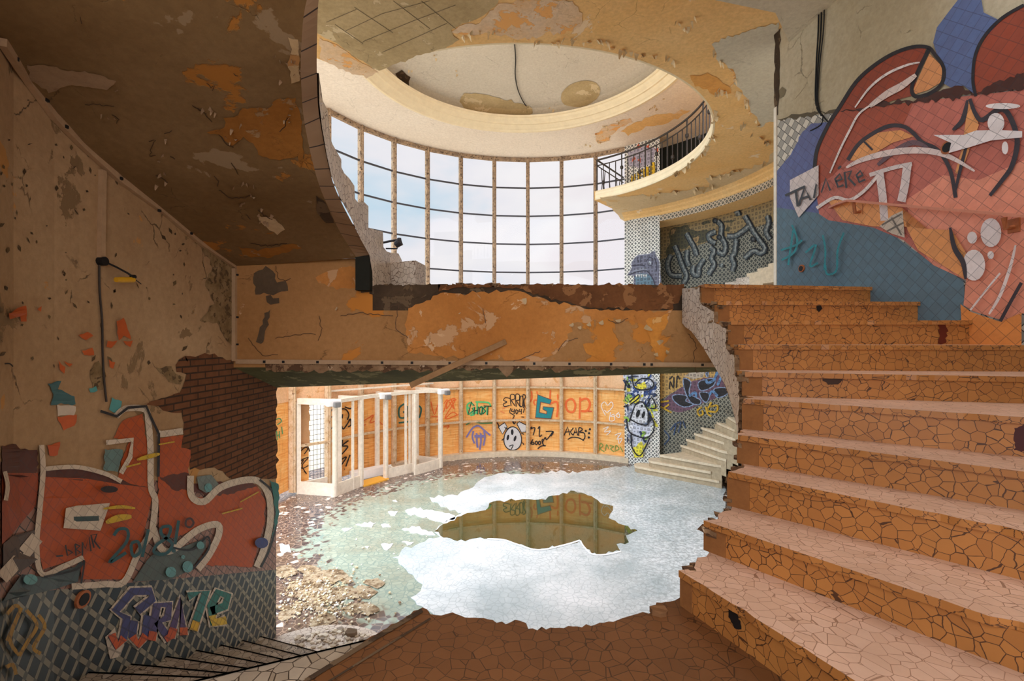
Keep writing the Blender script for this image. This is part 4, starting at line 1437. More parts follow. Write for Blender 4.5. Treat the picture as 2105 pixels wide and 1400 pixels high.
A.f(OR, (650, 400), (750, 390), (740, 440), (780, 450), (770, 560), (790, 640), (860, 650), (960, 592), (1050, 592), (1088, 660), (1082, 760), (1052, 860), (1032, 932), (840, 922), (892, 800), (880, 752), (800, 782), (700, 812), (650, 782), (645, 600), r=2)
A.f((92, 44, 30), (650, 560), (770, 545), (790, 590), (1000, 570), (1060, 600), (900, 640), (700, 610), r=4)
A.f((86, 96, 90), (540, 992), (600, 902), (640, 862), (740, 852), (840, 812), (842, 852), (780, 942), (700, 982))
A.f((78, 92, 92), (0, 1075), (20, 1040), (80, 962), (160, 972), (300, 932), (332, 902), (312, 992), (220, 1022))
A.f((88, 74, 66), (0, 840), (40, 806), (130, 780), (150, 900), (60, 960), (0, 1000))
A.s(LW, 26, (470, 312), (510, 280), (590, 284), (604, 340), (612, 440), (614, 600), (632, 660), (620, 780))
A.s(LW, 22, (160, 430), (166, 540), (152, 700), (140, 850), (162, 962), (250, 930), (335, 892))
A.s(LW, 18, (160, 530), (300, 520), (420, 546), (492, 580))
A.s(LW, 26, (285, 1012), (420, 1002), (502, 992), (562, 872), (622, 780))
A.s(LW, 56, (-10, 980), (60, 905), (140, 810))
A.s(LW, 28, (622, 772), (652, 852), (700, 862), (800, 782), (884, 756), (892, 800), (852, 882), (806, 940))
A.s(LW, 28, (776, 556), (780, 640), (832, 662), (900, 604), (1000, 574), (1062, 582), (1100, 640), (1106, 740), (1082, 850), (1050, 932))
A.s(LW, 26, (640, 380), (660, 384), (744, 372))
A.s(LW, 18, (0, 540), (12, 600), (4, 660))
A.f(LW, (258, 690), (300, 680), (442, 668), (402, 782), (248, 772))
A.s((56, 74, 72), 20, (290, 735), (395, 731), sm=False)
A.s(LW, 20, (425, 420), (534, 408), (524, 480), (486, 546), sm=False)
A.f((98, 124, 118), (418, 445), (494, 450), (474, 540), (412, 530), r=3)
A.f((110, 120, 112), (800, 560), (860, 552), (890, 590), (840, 628), (808, 610))
A.s(BK, 11, (400, 290), (468, 312), (515, 276), (590, 270), (612, 322), (642, 384), (640, 560), sm=False)
A.s(BK, 9, (1060, 572), (1122, 636), (1128, 750), (1100, 860), (1064, 932))
A.s(BK, 8, (160, 975), (300, 942), (332, 905), (318, 1000))
A.s(BK, 8, (690, 850), (780, 860), (842, 806), (846, 860), (780, 942))
A.f((44, 112, 104), (1098, 570), (1136, 590), (1138, 720), (1112, 812), (1124, 700), (1112, 620), r=3)
for q in ((690, 952, 22, 22), (760, 930, 22, 24), (845, 605, 16, 18), (812, 842, 16, 16), (740, 890, 8, 8), (100, 985, 30, 22)):
    A.e((98, 150, 148), *q)
for p, w in ((((548, 490), (600, 476), (642, 466)), 18), (((408, 692), (480, 684), (540, 690)), 14), (((418, 748), (470, 730), (524, 724)), 28), (((976, 664), (1052, 622)), 12), (((900, 712), (985, 690)), 13), (((636, 428), (702, 416)), 14), (((500, 520), (560, 505)), 16)):
    A.s(YL, w, *p, taper=.6)
D2 = (38, 84, 88)
for p in (((448, 802), (470, 776), (505, 780), (500, 830), (430, 912), (500, 872)), ((592, 776), (566, 890)), ((718, 740), (702, 838))):
    A.s(D2, 13, *p)
A.s(D2, 13, (520, 838), (548, 828), (556, 868), (528, 886), closed=True)
A.s(D2, 13, (646, 770), (682, 766), (672, 806), (626, 840), (616, 872), (664, 876), (690, 836), (648, 800), closed=True)
A.e(D2, 696, 864, 9, 9)
for p in (((242, 842), (250, 886), (272, 872), (252, 862)), ((282, 838), (286, 886), (304, 872), (286, 860), (302, 846), (282, 838)), ((312, 886), (312, 830), (326, 856), (342, 808), (350, 866)), ((362, 852), (350, 800), (374, 796), (364, 826), (388, 856)), ((198, 890), (230, 886)), ((0, 880), (20, 860), (30, 900)), ((36, 870), (52, 882))):
    A.s((44, 40, 42), 7, *p, sm=False)
A.s((70, 44, 40), 9, (746, 738), (764, 732), (776, 750), (762, 768), (744, 760), closed=True)
A.e((52, 60, 110), 1060, 832, 28, 22)
A.e((40, 26, 24), 424, 612, 36, 14)
A.done('graffiti', M['mural_l'], wall_left)
# loose fragments of older lettering left on the plaster
A = Art(SWL, T2, 2, .005)
for c_, p in (((196, 92, 44), ((232, 312), (312, 306), (302, 350), (258, 370))), ((206, 190, 168), ((230, 262), (308, 272), (300, 306), (234, 310))), ((64, 104, 106), ((190, 176), (246, 166), (232, 202), (262, 212), (300, 230), (306, 262), (200, 266), (214, 222))), ((84, 150, 146), ((456, 232), (496, 250), (482, 300), (444, 284))), ((84, 150, 146), ((360, 196), (390, 186), (396, 206), (366, 214))), ((190, 84, 38), ((186, 430), (240, 416), (230, 470), (196, 474))), ((190, 90, 40), ((234, 80), (262, 110), (258, 136), (240, 120))), ((190, 90, 40), ((255, 82), (292, 96), (280, 108))), ((190, 90, 40), ((330, 40), (372, 30), (380, 60), (340, 58))), ((190, 90, 40), ((500, 0), (540, 0), (530, 26), (512, 16))), ((190, 90, 40), ((436, 0), (476, 0), (450, 30), (430, 26))), ((190, 90, 40), ((440, 76), (466, 90), (458, 116), (444, 108)))):
    A.f(c_, *p, r=3)
A.T = T1
for p in (((20, 1288), (58, 1268), (95, 1256), (97, 1322), (74, 1322), (70, 1300), (26, 1312)), ((140, 1270), (160, 1258), (156, 1282)), ((470, 1320), (500, 1306), (512, 1340), (530, 1396), (500, 1380), (480, 1400)), ((312, 1376), (350, 1364), (374, 1380), (344, 1398))):
    A.f((186, 88, 40), *p, r=2)
A.s((38, 34, 34), 6, (0, 1496), (22, 1496), (36, 1508))
A.done('paint_fragments', M['paint_plain'], wall_left)
A = Art(SWL, T1, 2, .004, .0)
rg = random.Random(77)
for _ in range(150):
    x, y = rg.uniform(0, 820), rg.uniform(330, 1500)
    if y < 330 + x * .95 - 60 or rg.random() > 1.2 - abs(y - 800) / 800:
        continue
    L_, w_ = rg.uniform(6, 34), rg.uniform(2, 8)
    a_ = PI / 2 + rg.gauss(0, .5)
    pts_ = [(x + math.cos(a_) * L_ * k_ + math.sin(a_) * w_ * sg * (1 - abs(2 * k_ - 1)), y + math.sin(a_) * L_ * k_ - math.cos(a_) * w_ * sg * (1 - abs(2 * k_ - 1))) for sg, ks in ((1, (0, .25, .5, .75)), (-1, (1, .75, .5, .25))) for k_ in ks]
    A.f(rg.choice([(84, 66, 42), (70, 54, 36), (104, 84, 54)]), *pts_, r=1.5, seed=rg.randint(0, 999))
A.done('plaster_gouge', M['paint_plain'], wall_left, kind='stuff')
# letters on the lattice dado
A = Art(SWL, T2, 2, .004)
J = (((452, 1208), (474, 1256), (502, 1222), (516, 1140), (470, 1112), (540, 1032), (612, 1030), (622, 1062), (560, 1112)), ((546, 1152), (538, 1216), (562, 1250), (592, 1212), (602, 1130)), ((616, 1234), (640, 1088), (690, 1086), (684, 1140), (644, 1162), (694, 1232)), ((694, 1222), (740, 1066), (748, 1212)), ((768, 1052), (842, 1030), (788, 1192)), ((862, 1112), (920, 1092), (932, 1050), (892, 1036), (862, 1092), (872, 1160), (924, 1150)))
A.f((198, 182, 160), (430, 1220), (470, 1180), (480, 1240), (510, 1250), (490, 1300), (450, 1310))
for p in J:
    A.s((198, 182, 160), 50, *p, sm=False)
for p, c_ in zip(J, ((66, 70, 112), (66, 70, 112), (78, 72, 112), (84, 68, 104), (50, 116, 108), (44, 112, 100))):
    A.s(c_, 33, *p, sm=False)
for p, c_ in ((((452, 1208), (474, 1256), (502, 1222)), (196, 88, 44)), (((538, 1216), (562, 1250), (592, 1212)), (196, 88, 44)), (((616, 1234), (622, 1196)), (186, 84, 48)), (((680, 1210), (694, 1232)), (186, 84, 48)), (((694, 1222), (706, 1182)), (186, 84, 48)), (((747, 1180), (748, 1212)), (190, 90, 44)), (((800, 1154), (788, 1192)), (206, 160, 44)), (((866, 1130), (872, 1160), (924, 1150)), (206, 170, 54))):
    A.s(c_, 33, *p, sm=False)
for p in (((8, 1132), (40, 1096), (64, 1110), (36, 1180), (8, 1240)), ((70, 1100), (20, 1230), (60, 1300)), ((90, 1110), (134, 1172), (96, 1240), (60, 1300)), ((140, 1130), (166, 1182), (120, 1262), (150, 1290)), ((0, 1350), (30, 1340), (44, 1380))):
    A.s((168, 126, 40), 16, *p)
A.done('graffiti', M['paint_dado'], wall_left)

# ------------------------------------------------------------------ boards
TB1, TB2 = crop(550, 740, 4.6675), crop(900, 740, 4.6675)
BKC, OGC = (34, 30, 32), (238, 112, 52)
def art(i, T):
    return Art(SBO[i], T, 4.6675, .014, .0006)
A = art(-2, TB1)
for p in (((78, 572), (110, 560), (128, 590), (88, 622)), ((82, 680), (88, 770)), ((86, 726), (110, 716)), ((106, 680), (112, 752)), ((130, 640), (138, 712))):
    A.s((70, 150, 100), 9, *p)
A.done('graffiti', M['paint_plain'], BOARD[-2])
A = art(-1, TB1)
A.f((196, 150, 106), (272, 430), (392, 426), (400, 800), (272, 834), r=3)
for p in (((275, 850), (290, 902), (330, 830), (382, 850), (350, 902)), ((290, 1030), (342, 960), (300, 972), (390, 932), (330, 1012), (372, 1090), (346, 1062)), ((300, 1000), (330, 1040), (390, 1010)), ((316, 870), (380, 830), (400, 880))):
    A.s((60, 42, 34), 9, *p)
A.done('graffiti', M['paint_plain'], BOARD[-1])
A = art(0, TB1)
for p in (((592, 510), (620, 470)), ((596, 550), (640, 540)), ((690, 560), (682, 486), (740, 470), (776, 520), (762, 574)), ((736, 450), (790, 466), (818, 440)), ((590, 622), (600, 660), (640, 632), (640, 680), (700, 632), (722, 662), (762, 612), (790, 566), (796, 622), (768, 642)), ((716, 520), (712, 560)), ((716, 760), (702, 852)), ((772, 772), (712, 822), (766, 832), (690, 922)), ((690, 962), (752, 930), (700, 1012)), ((786, 910), (746, 1022))):
    A.s(BKC, 12, *p)
A.s(BKC, 9, (730, 1044), (736, 1050))
A.done('graffiti', M['paint_plain'], BOARD[0])
A = art(1, TB1)
for p in (((908, 590), (960, 560), (1012, 530), (980, 602), (1050, 582), (1100, 622)), ((905, 630), (940, 620))):
    A.s((222, 110, 60), 9, *p)
for k_ in range(6):
    A.s((180, 120, 60), 3, (790, 760 + k_ * 46), (970, 752 + k_ * 46))
A.done('graffiti', M['paint_plain'], BOARD[1])
A = art(2, TB1)
for p in (((1310, 420), (1262, 462), (1264, 546), (1312, 552), (1322, 502), (1296, 500)), ((1256, 602), (1380, 588)), ((1346, 440), (1350, 550)), ((1400, 420), (1394, 560))):
    A.s((62, 108, 96), 16, *p)
A.s((62, 108, 96), 16, (1440, 440), (1472, 470), (1452, 552), (1428, 500), closed=True)
A.done('graffiti', M['paint_plain'], BOARD[2])
A = art(3, TB1)
for p in (((1566, 400), (1600, 522), (1640, 420), (1682, 502), (1722, 400), (1802, 380), (1700, 560), (1836, 520)), ((1740, 400), (1790, 470), (1760, 380)), ((1570, 540), (1660, 552), (1620, 580)), ((1690, 640), (1740, 630), (1720, 660))):
    A.s((236, 112, 50), 9, *p)
A.T = TB2
for p in (((55, 420), (90, 380), (80, 470), (130, 400), (180, 380)), ((70, 560), (140, 500), (190, 530)), ((60, 640), (110, 630))):
    A.s((236, 112, 50), 8, *p)
A.done('graffiti', M['paint_plain'], BOARD[3])
A = art(4, TB2)
for p in (((340, 436), (312, 410), (280, 440), (292, 520), (330, 490)), ((276, 432), (300, 470)), ((342, 452), (336, 524), (376, 490)), ((376, 410), (376, 520)), ((392, 462), (424, 450), (416, 518), (396, 508)), ((360, 402), (480, 408), (506, 444)), ((450, 452), (430, 466), (452, 490), (424, 520)), ((472, 450), (470, 524)), ((310, 530), (350, 524))):
    A.s((96, 196, 122), 15, *p)
for p in (((350, 440), (322, 400), (288, 526), (342, 484), (326, 462)), ((352, 450), (346, 522)), ((350, 486), (386, 480)), ((386, 446), (380, 522)), ((456, 448), (434, 466), (458, 490), (430, 518)), ((438, 440), (514, 444)), ((480, 444), (476, 528))):
    A.s((28, 70, 50), 9, *p, sm=False)
A.s((28, 70, 50), 9, (400, 460), (426, 455), (420, 516), (402, 510), closed=True)
A.s((92, 150, 96), 12, (270, 622), (330, 592), (420, 606), (522, 602))
for p, w in ((((272, 742), (332, 652), (390, 632), (442, 672), (502, 722)), 16), (((340, 680), (330, 740), (350, 800)), 16), (((372, 700), (372, 780), (380, 840)), 18), (((410, 690), (412, 780), (400, 860)), 18), (((440, 680), (450, 740), (436, 820)), 16), (((350, 730), (440, 730)), 26)):
    A.s((126, 118, 168), w, *p)
A.e((240, 170, 96), 380, 690, 12, 16)
A.e((240, 170, 96), 416, 688, 12, 16)
A.done('graffiti', M['paint_plain'], BOARD[4])
A = art(5, TB2)
for p in (((620, 470), (650, 450)), ((600, 490), (640, 510))):
    A.s((232, 140, 80), 12, *p)
for p in (((692, 370), (650, 360), (630, 386), (662, 402), (628, 422), (640, 446), (692, 434)), ((702, 442), (696, 340), (732, 334), (736, 372), (706, 386), (742, 442)), ((752, 448), (746, 336), (780, 334), (780, 382), (756, 392), (792, 452)), ((822, 462), (816, 336), (842, 350), (826, 392), (836, 456)), ((714, 468), (706, 492), (738, 490)), ((734, 468), (731, 518)), ((786, 470), (778, 492), (806, 490)), ((802, 468), (800, 518)), ((830, 462), (820, 506)), ((700, 460), (690, 502), (732, 532), (720, 562), (732, 612)), ((712, 584), (732, 614), (746, 590)), ((800, 545), (828, 548))):
    A.s(BKC, 8, *p)
A.s(BKC, 8, (792, 350), (816, 362), (810, 442), (786, 430), closed=True)
A.s(BKC, 8, (752, 476), (768, 492), (756, 518), (746, 496), closed=True)
A.f((212, 206, 200), (580, 640), (640, 600), (664, 640), (620, 710)); A.s(BKC, 8, (580, 640), (640, 600), (664, 640), (620, 710), sm=False, closed=True)
A.f((212, 206, 200), (758, 612), (780, 590), (858, 630), (842, 690), (800, 692)); A.s(BKC, 8, (758, 612), (780, 590), (858, 630), (842, 690), (800, 692), sm=False, closed=True)
EL = [(718 + 84 * math.sin(t) * (1 - .12 * math.cos(t)), 752 - 112 * math.cos(t)) for t in [k * PI / 10 for k in range(20)]]
A.f((208, 202, 198), *EL); A.s(BKC, 9, *EL, closed=True)
for q in ((672, 742, 12, 28, .2), (740, 752, 12, 28, .3), (713, 690, 13, 28, 0)):
    A.e(BKC, *q)
for p in (((684, 826), (722, 814), (702, 856)), ((570, 600), (590, 640)), ((640, 640), (660, 660), (700, 640)), ((612, 770), (640, 745)), ((800, 700), (826, 712)), ((810, 790), (826, 812))):
    A.s(BKC, 9, *p)
A.done('graffiti', M['paint_plain'], BOARD[5])
A = art(6, TB2)
for p, w in ((((962, 390), (930, 384), (922, 410), (934, 432)), 15), (((898, 300), (904, 360), (890, 400)), 14), (((1080, 290), (1074, 430)), 16), (((1078, 420), (1140, 400), (1150, 470), (1140, 548)), 18), (((950, 300), (956, 330)), 10), (((1150, 330), (1152, 380)), 12)):
    A.s(OGC, w, *p)
A.f((120, 70, 60), (956, 328), (1092, 380), (1080, 426), (990, 406), (976, 500), (1040, 514), (1044, 494), (1004, 474), (1010, 444), (1116, 454), (1090, 566), (934, 556))
A.f((36, 132, 136), (961, 336), (1086, 385), (1076, 420), (984, 399), (968, 506), (1046, 521), (1051, 490), (1011, 470), (1016, 450), (1109, 460), (1085, 560), (940, 550))
for p in (((890, 662), (932, 650), (914, 722)), ((960, 660), (978, 640), (974, 730), (1000, 716)), ((914, 760), (892, 800), (924, 806), (912, 786), (892, 800)), ((1010, 756), (1000, 770), (1014, 816), (1036, 822)), ((958, 852), (990, 826), (1036, 820)), ((1000, 800), (1030, 742), (1046, 762), (1104, 688)), ((1036, 684), (1108, 686), (1084, 730)), ((890, 650), (906, 640))):
    A.s(BKC, 10, *p)
for x_ in (946, 976):
    A.s(BKC, 10, (x_ - 12, 794), (x_, 776), (x_ + 12, 794), (x_, 812), closed=True)
A.done('graffiti', M['paint_plain'], BOARD[6])
A = art(7, TB2)
A.s(OGC, 19, (1240, 392), (1290, 376), (1320, 430), (1302, 496), (1252, 492), (1230, 440), closed=True)
A.s(OGC, 17, (1366, 358), (1360, 562), sm=False)
A.s(OGC, 22, (1370, 386), (1430, 372), (1460, 422), (1432, 486), (1376, 490))
A.s((214, 80, 40), 12, (1440, 490), (1480, 492))
for p in (((1214, 722), (1246, 640), (1268, 722)), ((1224, 692), (1266, 686)), ((1302, 650), (1272, 690), (1296, 720)), ((1300, 722), (1326, 650), (1342, 722)), ((1306, 696), (1340, 690)), ((1352, 726), (1356, 650), (1388, 664), (1362, 690), (1404, 700), (1412, 742), (1390, 772)), ((1248, 762), (1290, 740), (1352, 746), (1402, 772))):
    A.s(BKC, 10, *p, sm=len(p) > 3)
for x_, y_ in ((1420, 680), (1460, 664), (1452, 702), (1450, 742)):
    A.e(BKC, x_, y_, 11, 11)
A.done('graffiti', M['paint_plain'], BOARD[7])
A = art(8, TB2)
for p in (((1610, 532), (1570, 442), (1600, 402), (1632, 434), (1666, 402), (1682, 442), (1630, 500), (1600, 480)), ((1660, 500), (1650, 580), (1696, 576), (1690, 520), (1660, 540), (1700, 540)), ((1740, 500), (1710, 530), (1740, 552), (1746, 520), (1722, 520)), ((1590, 660), (1640, 640), (1600, 690), (1660, 680), (1620, 720)), ((1700, 720), (1760, 700), (1720, 760), (1770, 750), (1740, 800), (1730, 720))):
    A.s((240, 232, 222), 7, *p)
for p in (((1550, 870), (1560, 800), (1586, 820), (1560, 850), (1600, 880)), ((1610, 870), (1620, 810), (1640, 850)), ((1650, 820), (1690, 830), (1660, 850), (1690, 880)), ((1700, 880), (1710, 820), (1740, 850), (1710, 870)), ((1750, 830), (1776, 880))):
    A.s((120, 150, 70), 8, *p)
A.done('graffiti', M['paint_plain'], BOARD[8])

# ------------------------------------------------------------------ pier: scrawled lower face, grinning creature above, old panel at the gallery
TP = crop(1250, 700, 4.1175)
A = Art(SPI, TP, 4.1175, .004, .0006)
rp_ = random.Random(5)
A.f((206, 208, 220), (150, 250), (290, 250), (330, 300), (400, 340), (410, 420), (330, 470), (410, 560), (390, 700), (340, 800), (300, 980), (220, 980), (180, 820), (150, 640), (200, 480), (150, 380), r=8)
for c_, n_ in (((60, 84, 140), 22), ((226, 214, 70), 16), ((232, 232, 236), 18), ((120, 128, 150), 12), ((46, 60, 90), 10), ((150, 190, 80), 8)):
    for _ in range(n_):
        x, y = rp_.uniform(160, 405), rp_.triangular(255, 960, 480)
        A.s(c_, rp_.uniform(9, 22), (x, y), (x + rp_.uniform(-40, 40), y + rp_.uniform(-40, 40)), (x + rp_.uniform(-50, 50), y + rp_.uniform(-60, 60)))
for p in (((246, 362), (316, 346), (334, 392), (270, 412)), ((190, 482), (272, 456), (262, 522), (190, 536)), ((216, 900), (290, 850), (302, 980), (228, 990)), ((230, 380), (300, 372), (290, 402), (240, 402))):
    A.f((228, 214, 66), *p, r=4)
A.f((206, 206, 210), (204, 672), (240, 548), (300, 524), (344, 604), (340, 690), (270, 700))
for p in (((210, 236), (214, 332), (240, 402), (330, 416), (392, 382), (370, 330), (290, 322), (236, 366)), ((186, 690), (240, 544), (300, 520), (346, 602), (346, 706), (270, 702), (196, 664)), ((330, 556), (376, 482), (412, 566), (362, 572)), ((164, 662), (182, 762), (240, 802), (332, 822), (392, 762), (392, 682), (350, 642)), ((204, 780), (212, 902), (280, 972), (362, 820)), ((190, 520), (262, 456), (266, 486), (196, 540)), ((150, 420), (164, 340), (190, 400)), ((140, 560), (180, 540)), ((350, 620), (380, 660), (352, 690))):
    A.s((24, 24, 28), 11, *p)
A.e((22, 22, 24), 262, 616, 16, 34, .3); A.e((22, 22, 24), 308, 626, 13, 30, .3); A.e((22, 22, 24), 296, 552, 8, 12)
A.done('graffiti', M['paint_lattice'], pier)
TU = crop(1260, 420, 5.847)
A = Art(SPI, TU, 5.847, .004, .0006)
HEADP = ((170, 852), (220, 770), (222, 702), (280, 622), (340, 602), (430, 592), (480, 562), (514, 570), (522, 612), (562, 690), (566, 790), (558, 985), (270, 985), (250, 862))
A.f((112, 112, 130), *HEADP, sm=3)
A.f((96, 122, 138), (262, 870), (340, 830), (430, 840), (480, 900), (500, 985), (280, 985))
A.f((134, 138, 152), (190, 836), (280, 780), (380, 760), (430, 800), (300, 830))
A.s((230, 228, 226), 9, *HEADP[:12])
for p, w in ((((190, 850), (290, 812), (400, 800), (440, 830)), 14), (((230, 740), (330, 730), (390, 742)), 14), (((290, 640), (310, 700)), 9), (((340, 620), (330, 700)), 9), (((400, 690), (440, 640), (480, 660), (470, 730), (420, 740)), 10), (((440, 830), (490, 910), (510, 985)), 16), (((500, 640), (530, 740), (520, 800)), 12)):
    A.s((60, 58, 74), w, *p)
A.e((206, 214, 220), 446, 704, 14, 18); A.e((40, 40, 50), 446, 708, 6, 8)
for x_ in (286, 314, 344, 374, 398):
    A.f((232, 232, 228), (x_ - 12, 846), (x_ + 12, 844), (x_ + 4, 886))
for x_ in (330, 370, 410):
    A.f((220, 222, 222), (x_ - 9, 985), (x_ + 9, 985), (x_, 956))
A.done('graffiti', M['paint_lattice'], pier)
T4 = crop(1200, 160, 4.375)
A = Art(SPI, T4, 4.375, .004, .0006)
A.f((172, 164, 176), (390, 660), (470, 640), (520, 620), (640, 630), (630, 760), (530, 800), (400, 800), r=4)
for p in (((470, 640), (492, 590), (516, 630)), ((560, 620), (586, 600), (590, 640)), ((484, 740), (512, 720), (512, 764)), ((640, 640), (672, 632), (668, 680)), ((430, 760), (450, 700), (470, 730))):
    A.f((214, 92, 52), *p)
YLW = (226, 184, 36)
for p, w in ((((430, 960), (436, 880), (460, 940), (458, 870)), 16), (((524, 834), (494, 850), (500, 920), (522, 912)), 20), (((500, 884), (520, 874)), 14), (((546, 820), (552, 900), (576, 880), (572, 800)), 22), (((610, 790), (612, 880), (634, 850), (626, 760)), 22)):
    A.s((40, 34, 30), w + 10, *p, sm=False)
    A.s(YLW, w, *p, sm=False)
A.done('graffiti', M['paint_lattice'], pier)

# ------------------------------------------------------------------ curved wall: upper storey with shaded letters
A = Art(SEU, TU, 5.847, .004, .0008)
A.f((150, 128, 88), (576, 270), (690, 250), (1300, 80), (1940, -110), (1940, 205), (1450, 360), (1000, 500), (576, 668), maxlen=12)
for k_, p in enumerate((((690, 300), (900, 250), (930, 300), (1010, 330), (1120, 300), (1190, 330), (1150, 440), (1000, 470), (760, 560), (640, 620), (650, 520), (690, 420)), ((1320, 190), (1470, 190), (1430, 220), (1340, 215)), ((1060, 220), (1160, 190), (1170, 230), (1090, 250)), ((1380, 260), (1420, 280), (1400, 330), (1340, 320)))):
    A.f((84, 80, 58), *p, r=3, seed=k_, maxlen=14)
A.f((160, 132, 92), (700, 300), (770, 290), (740, 350), (700, 370), r=3)
A.f((166, 136, 92), (960, 400), (1040, 370), (1020, 450), (990, 470), r=3)
LET = [((745, 500), (790, 600), (830, 720), (888, 860), (850, 955)), ((700, 610), (660, 720), (700, 846), (830, 860)), ((886, 350), (930, 430), (980, 520), (1012, 620)), ((1100, 660), (1040, 760), (1030, 850), (966, 830), (972, 740)), ((900, 560), (890, 660), (920, 740)), ((1172, 520), (1222, 562), (1190, 650), (1222, 732), (1150, 846)), ((1262, 205), (1310, 262), (1306, 380), (1360, 500), (1330, 600), (1262, 560)), ((1240, 330), (1160, 370), (1172, 430), (1240, 470)), ((1380, 386), (1490, 376), (1640, 270)), ((1490, 420), (1470, 580), (1436, 640), (1464, 720), (1440, 806)), ((1590, 140), (1640, 220), (1700, 330), (1762, 420), (1838, 530), (1784, 592), (1700, 562), (1590, 650)), ((1862, 140), (1882, 220), (1850, 330), (1900, 420)), ((1480, 120), (1510, 100), (1520, 140)), ((1320, 720), (1310, 756))]
for p in LET:
    A.s((34, 38, 40), 74, *p)
for p in LET:
    A.s((92, 100, 102), 50, *p)
for p in LET:
    A.s((142, 146, 142), 22, *[(x + 8, y - 6) for x, y in p])
for x_, y_ in ((1290, 400), (1700, 420), (1240, 200)):
    A.e((30, 34, 36), x_, y_, 34, 34); A.e((84, 90, 92), x_ + 4, y_, 14, 16)
A.done('graffiti', M['paint_lattice'], wall_east_up)
# lower storey
A = Art(SEL, TP, 4.1175, .004, .0008)
A.f((184, 146, 84), (436, 230), (960, 230), (1010, 330), (760, 340), (640, 384), (436, 506), maxlen=14)
A.f((176, 160, 140), (640, 300), (700, 250), (820, 262), (800, 310), (720, 330), r=4)
A.f((108, 78, 92), (440, 520), (640, 392), (700, 350), (980, 280), (1030, 440), (720, 570), (600, 612), (460, 572), maxlen=14, r=3)
for p in (((556, 462), (672, 470), (660, 512), (722, 542), (640, 562), (560, 512)), ((640, 322), (702, 352), (690, 450), (782, 502), (772, 542), (700, 522), (650, 422)), ((770, 352), (900, 322), (892, 384), (790, 424)), ((900, 412), (1002, 402), (1012, 452), (930, 482)), ((830, 280), (850, 260), (846, 310)), ((780, 440), (860, 450), (840, 520), (800, 500))):
    A.f((36, 34, 36), *p, sm=3)
    A.s((134, 150, 178), 9, *p, closed=True)
for p in (((830, 330), (850, 360), (900, 330), (930, 262)), ((930, 380), (960, 300), (920, 260)), ((860, 460), (890, 430), (930, 470)), ((690, 470), (740, 440), (750, 480))):
    A.s((96, 132, 172), 22, *p)
for p in (((520, 410), (530, 350), (556, 400), (560, 310)), ((580, 400), (590, 300), (610, 330)), ((520, 330), (550, 300))):
    A.s((40, 34, 28), 10, *p)
for p in (((800, 562), (762, 590), (776, 634), (806, 622), (800, 590)), ((830, 560), (850, 620), (880, 640)), ((880, 520), (850, 590), (920, 600), (930, 550), (870, 560)), ((450, 520), (520, 510)), ((450, 560), (540, 610)), ((480, 570), (520, 540))):
    A.s((196, 154, 40), 15, *p)
for p in (((480, 760), (522, 820), (480, 880)), ((530, 760), (580, 700), (560, 800)), ((590, 700), (622, 690), (600, 780)), ((640, 680), (660, 740))):
    A.s((58, 76, 104), 12, *p)
A.done('graffiti', M['paint_lattice'], wall_east)

# ------------------------------------------------------------------ peeling on the bridge, soffits and ceiling
TM = crop(480, 480, 1.949)
mb = MB()
fill(mb, SBF, rag(TM((545, 205), (545, 240), (590, 258), (640, 264), (760, 262), (820, 232), (830, 205)), 4, 7, 2), .006, None, 0)
fill(mb, SBF, rag(TM((820, 205), (822, 232), (860, 226), (900, 214), (1160, 222), (1200, 246), (1290, 266), (1330, 270), (1430, 300), (1600, 304), (1650, 312), (1760, 300), (1800, 240), (1806, 205)), 4, 7, 3), .006, None, 1)
for k_, p in enumerate((((85, 160), (130, 130), (160, 150), (175, 195), (215, 190), (220, 230), (180, 240), (140, 242), (90, 245), (80, 200)), ((130, 250), (150, 246), (160, 262), (185, 258), (185, 280), (150, 286), (132, 276)), ((150, 305), (140, 350), (125, 420), (110, 445), (92, 435), (104, 390), (126, 320)))):
    fill(mb, SBF, rag(TM(*p), 4, 7, 30 + k_), .005, None, 2)
fill(mb, SBF, [(741, 531), (764, 531), (765, 600), (742, 602)], .004, None, 2)
M['brown_concrete'] = plaster('rusty_brown_concrete', lin(126, 80, 46), lin(98, 62, 36), lin(146, 100, 62), None, 3.0, .04, .6)
M['grey_brown'] = plaster('grey_brown_render', lin(100, 82, 62), lin(86, 70, 54), lin(112, 94, 72), None, 3.0, -.05, .2)
build_each(mb, 'bare_concrete', [M['dark_concrete'], M['brown_concrete'], M['grey_brown']], bridge)
mb = MB()
M['beam_orange'] = plaster('strong_orange_layer', lin(206, 138, 72), lin(186, 120, 58), lin(200, 154, 110), lin(214, 172, 130), 1.3, .04, .3)
fill(mb, SBF, rag(TM((700, 300), (830, 240), (1150, 232), (1200, 252), (1290, 275), (1420, 302), (1700, 312), (1760, 302), (1740, 350), (1700, 372), (1660, 380), (1560, 340), (1480, 345), (1360, 360), (1340, 420), (1300, 470), (1230, 518), (900, 500), (700, 480), (690, 400)), 5, 8, 4), .003, None, 0)
fill(mb, SBF, rag(TM((1400, 445), (1440, 440), (1500, 410), (1520, 450), (1510, 490), (1470, 515), (1440, 490), (1410, 480)), 4, 7, 5), .004, None, 1)
fill(mb, SBF, rag(TM((1650, 350), (1740, 320), (1735, 370), (1700, 420), (1722, 450), (1750, 460), (1722, 515), (1690, 502), (1680, 460), (1660, 400)), 4, 7, 6), .004, None, 1)
fill(mb, SBF, rag(TM((470, 130), (500, 140), (500, 225), (380, 215), (330, 180), (380, 150)), 5, 8, 7), .003, None, 0)
build_each(mb, 'orange_layer', [M['beam_orange'], M['orange']], bridge)


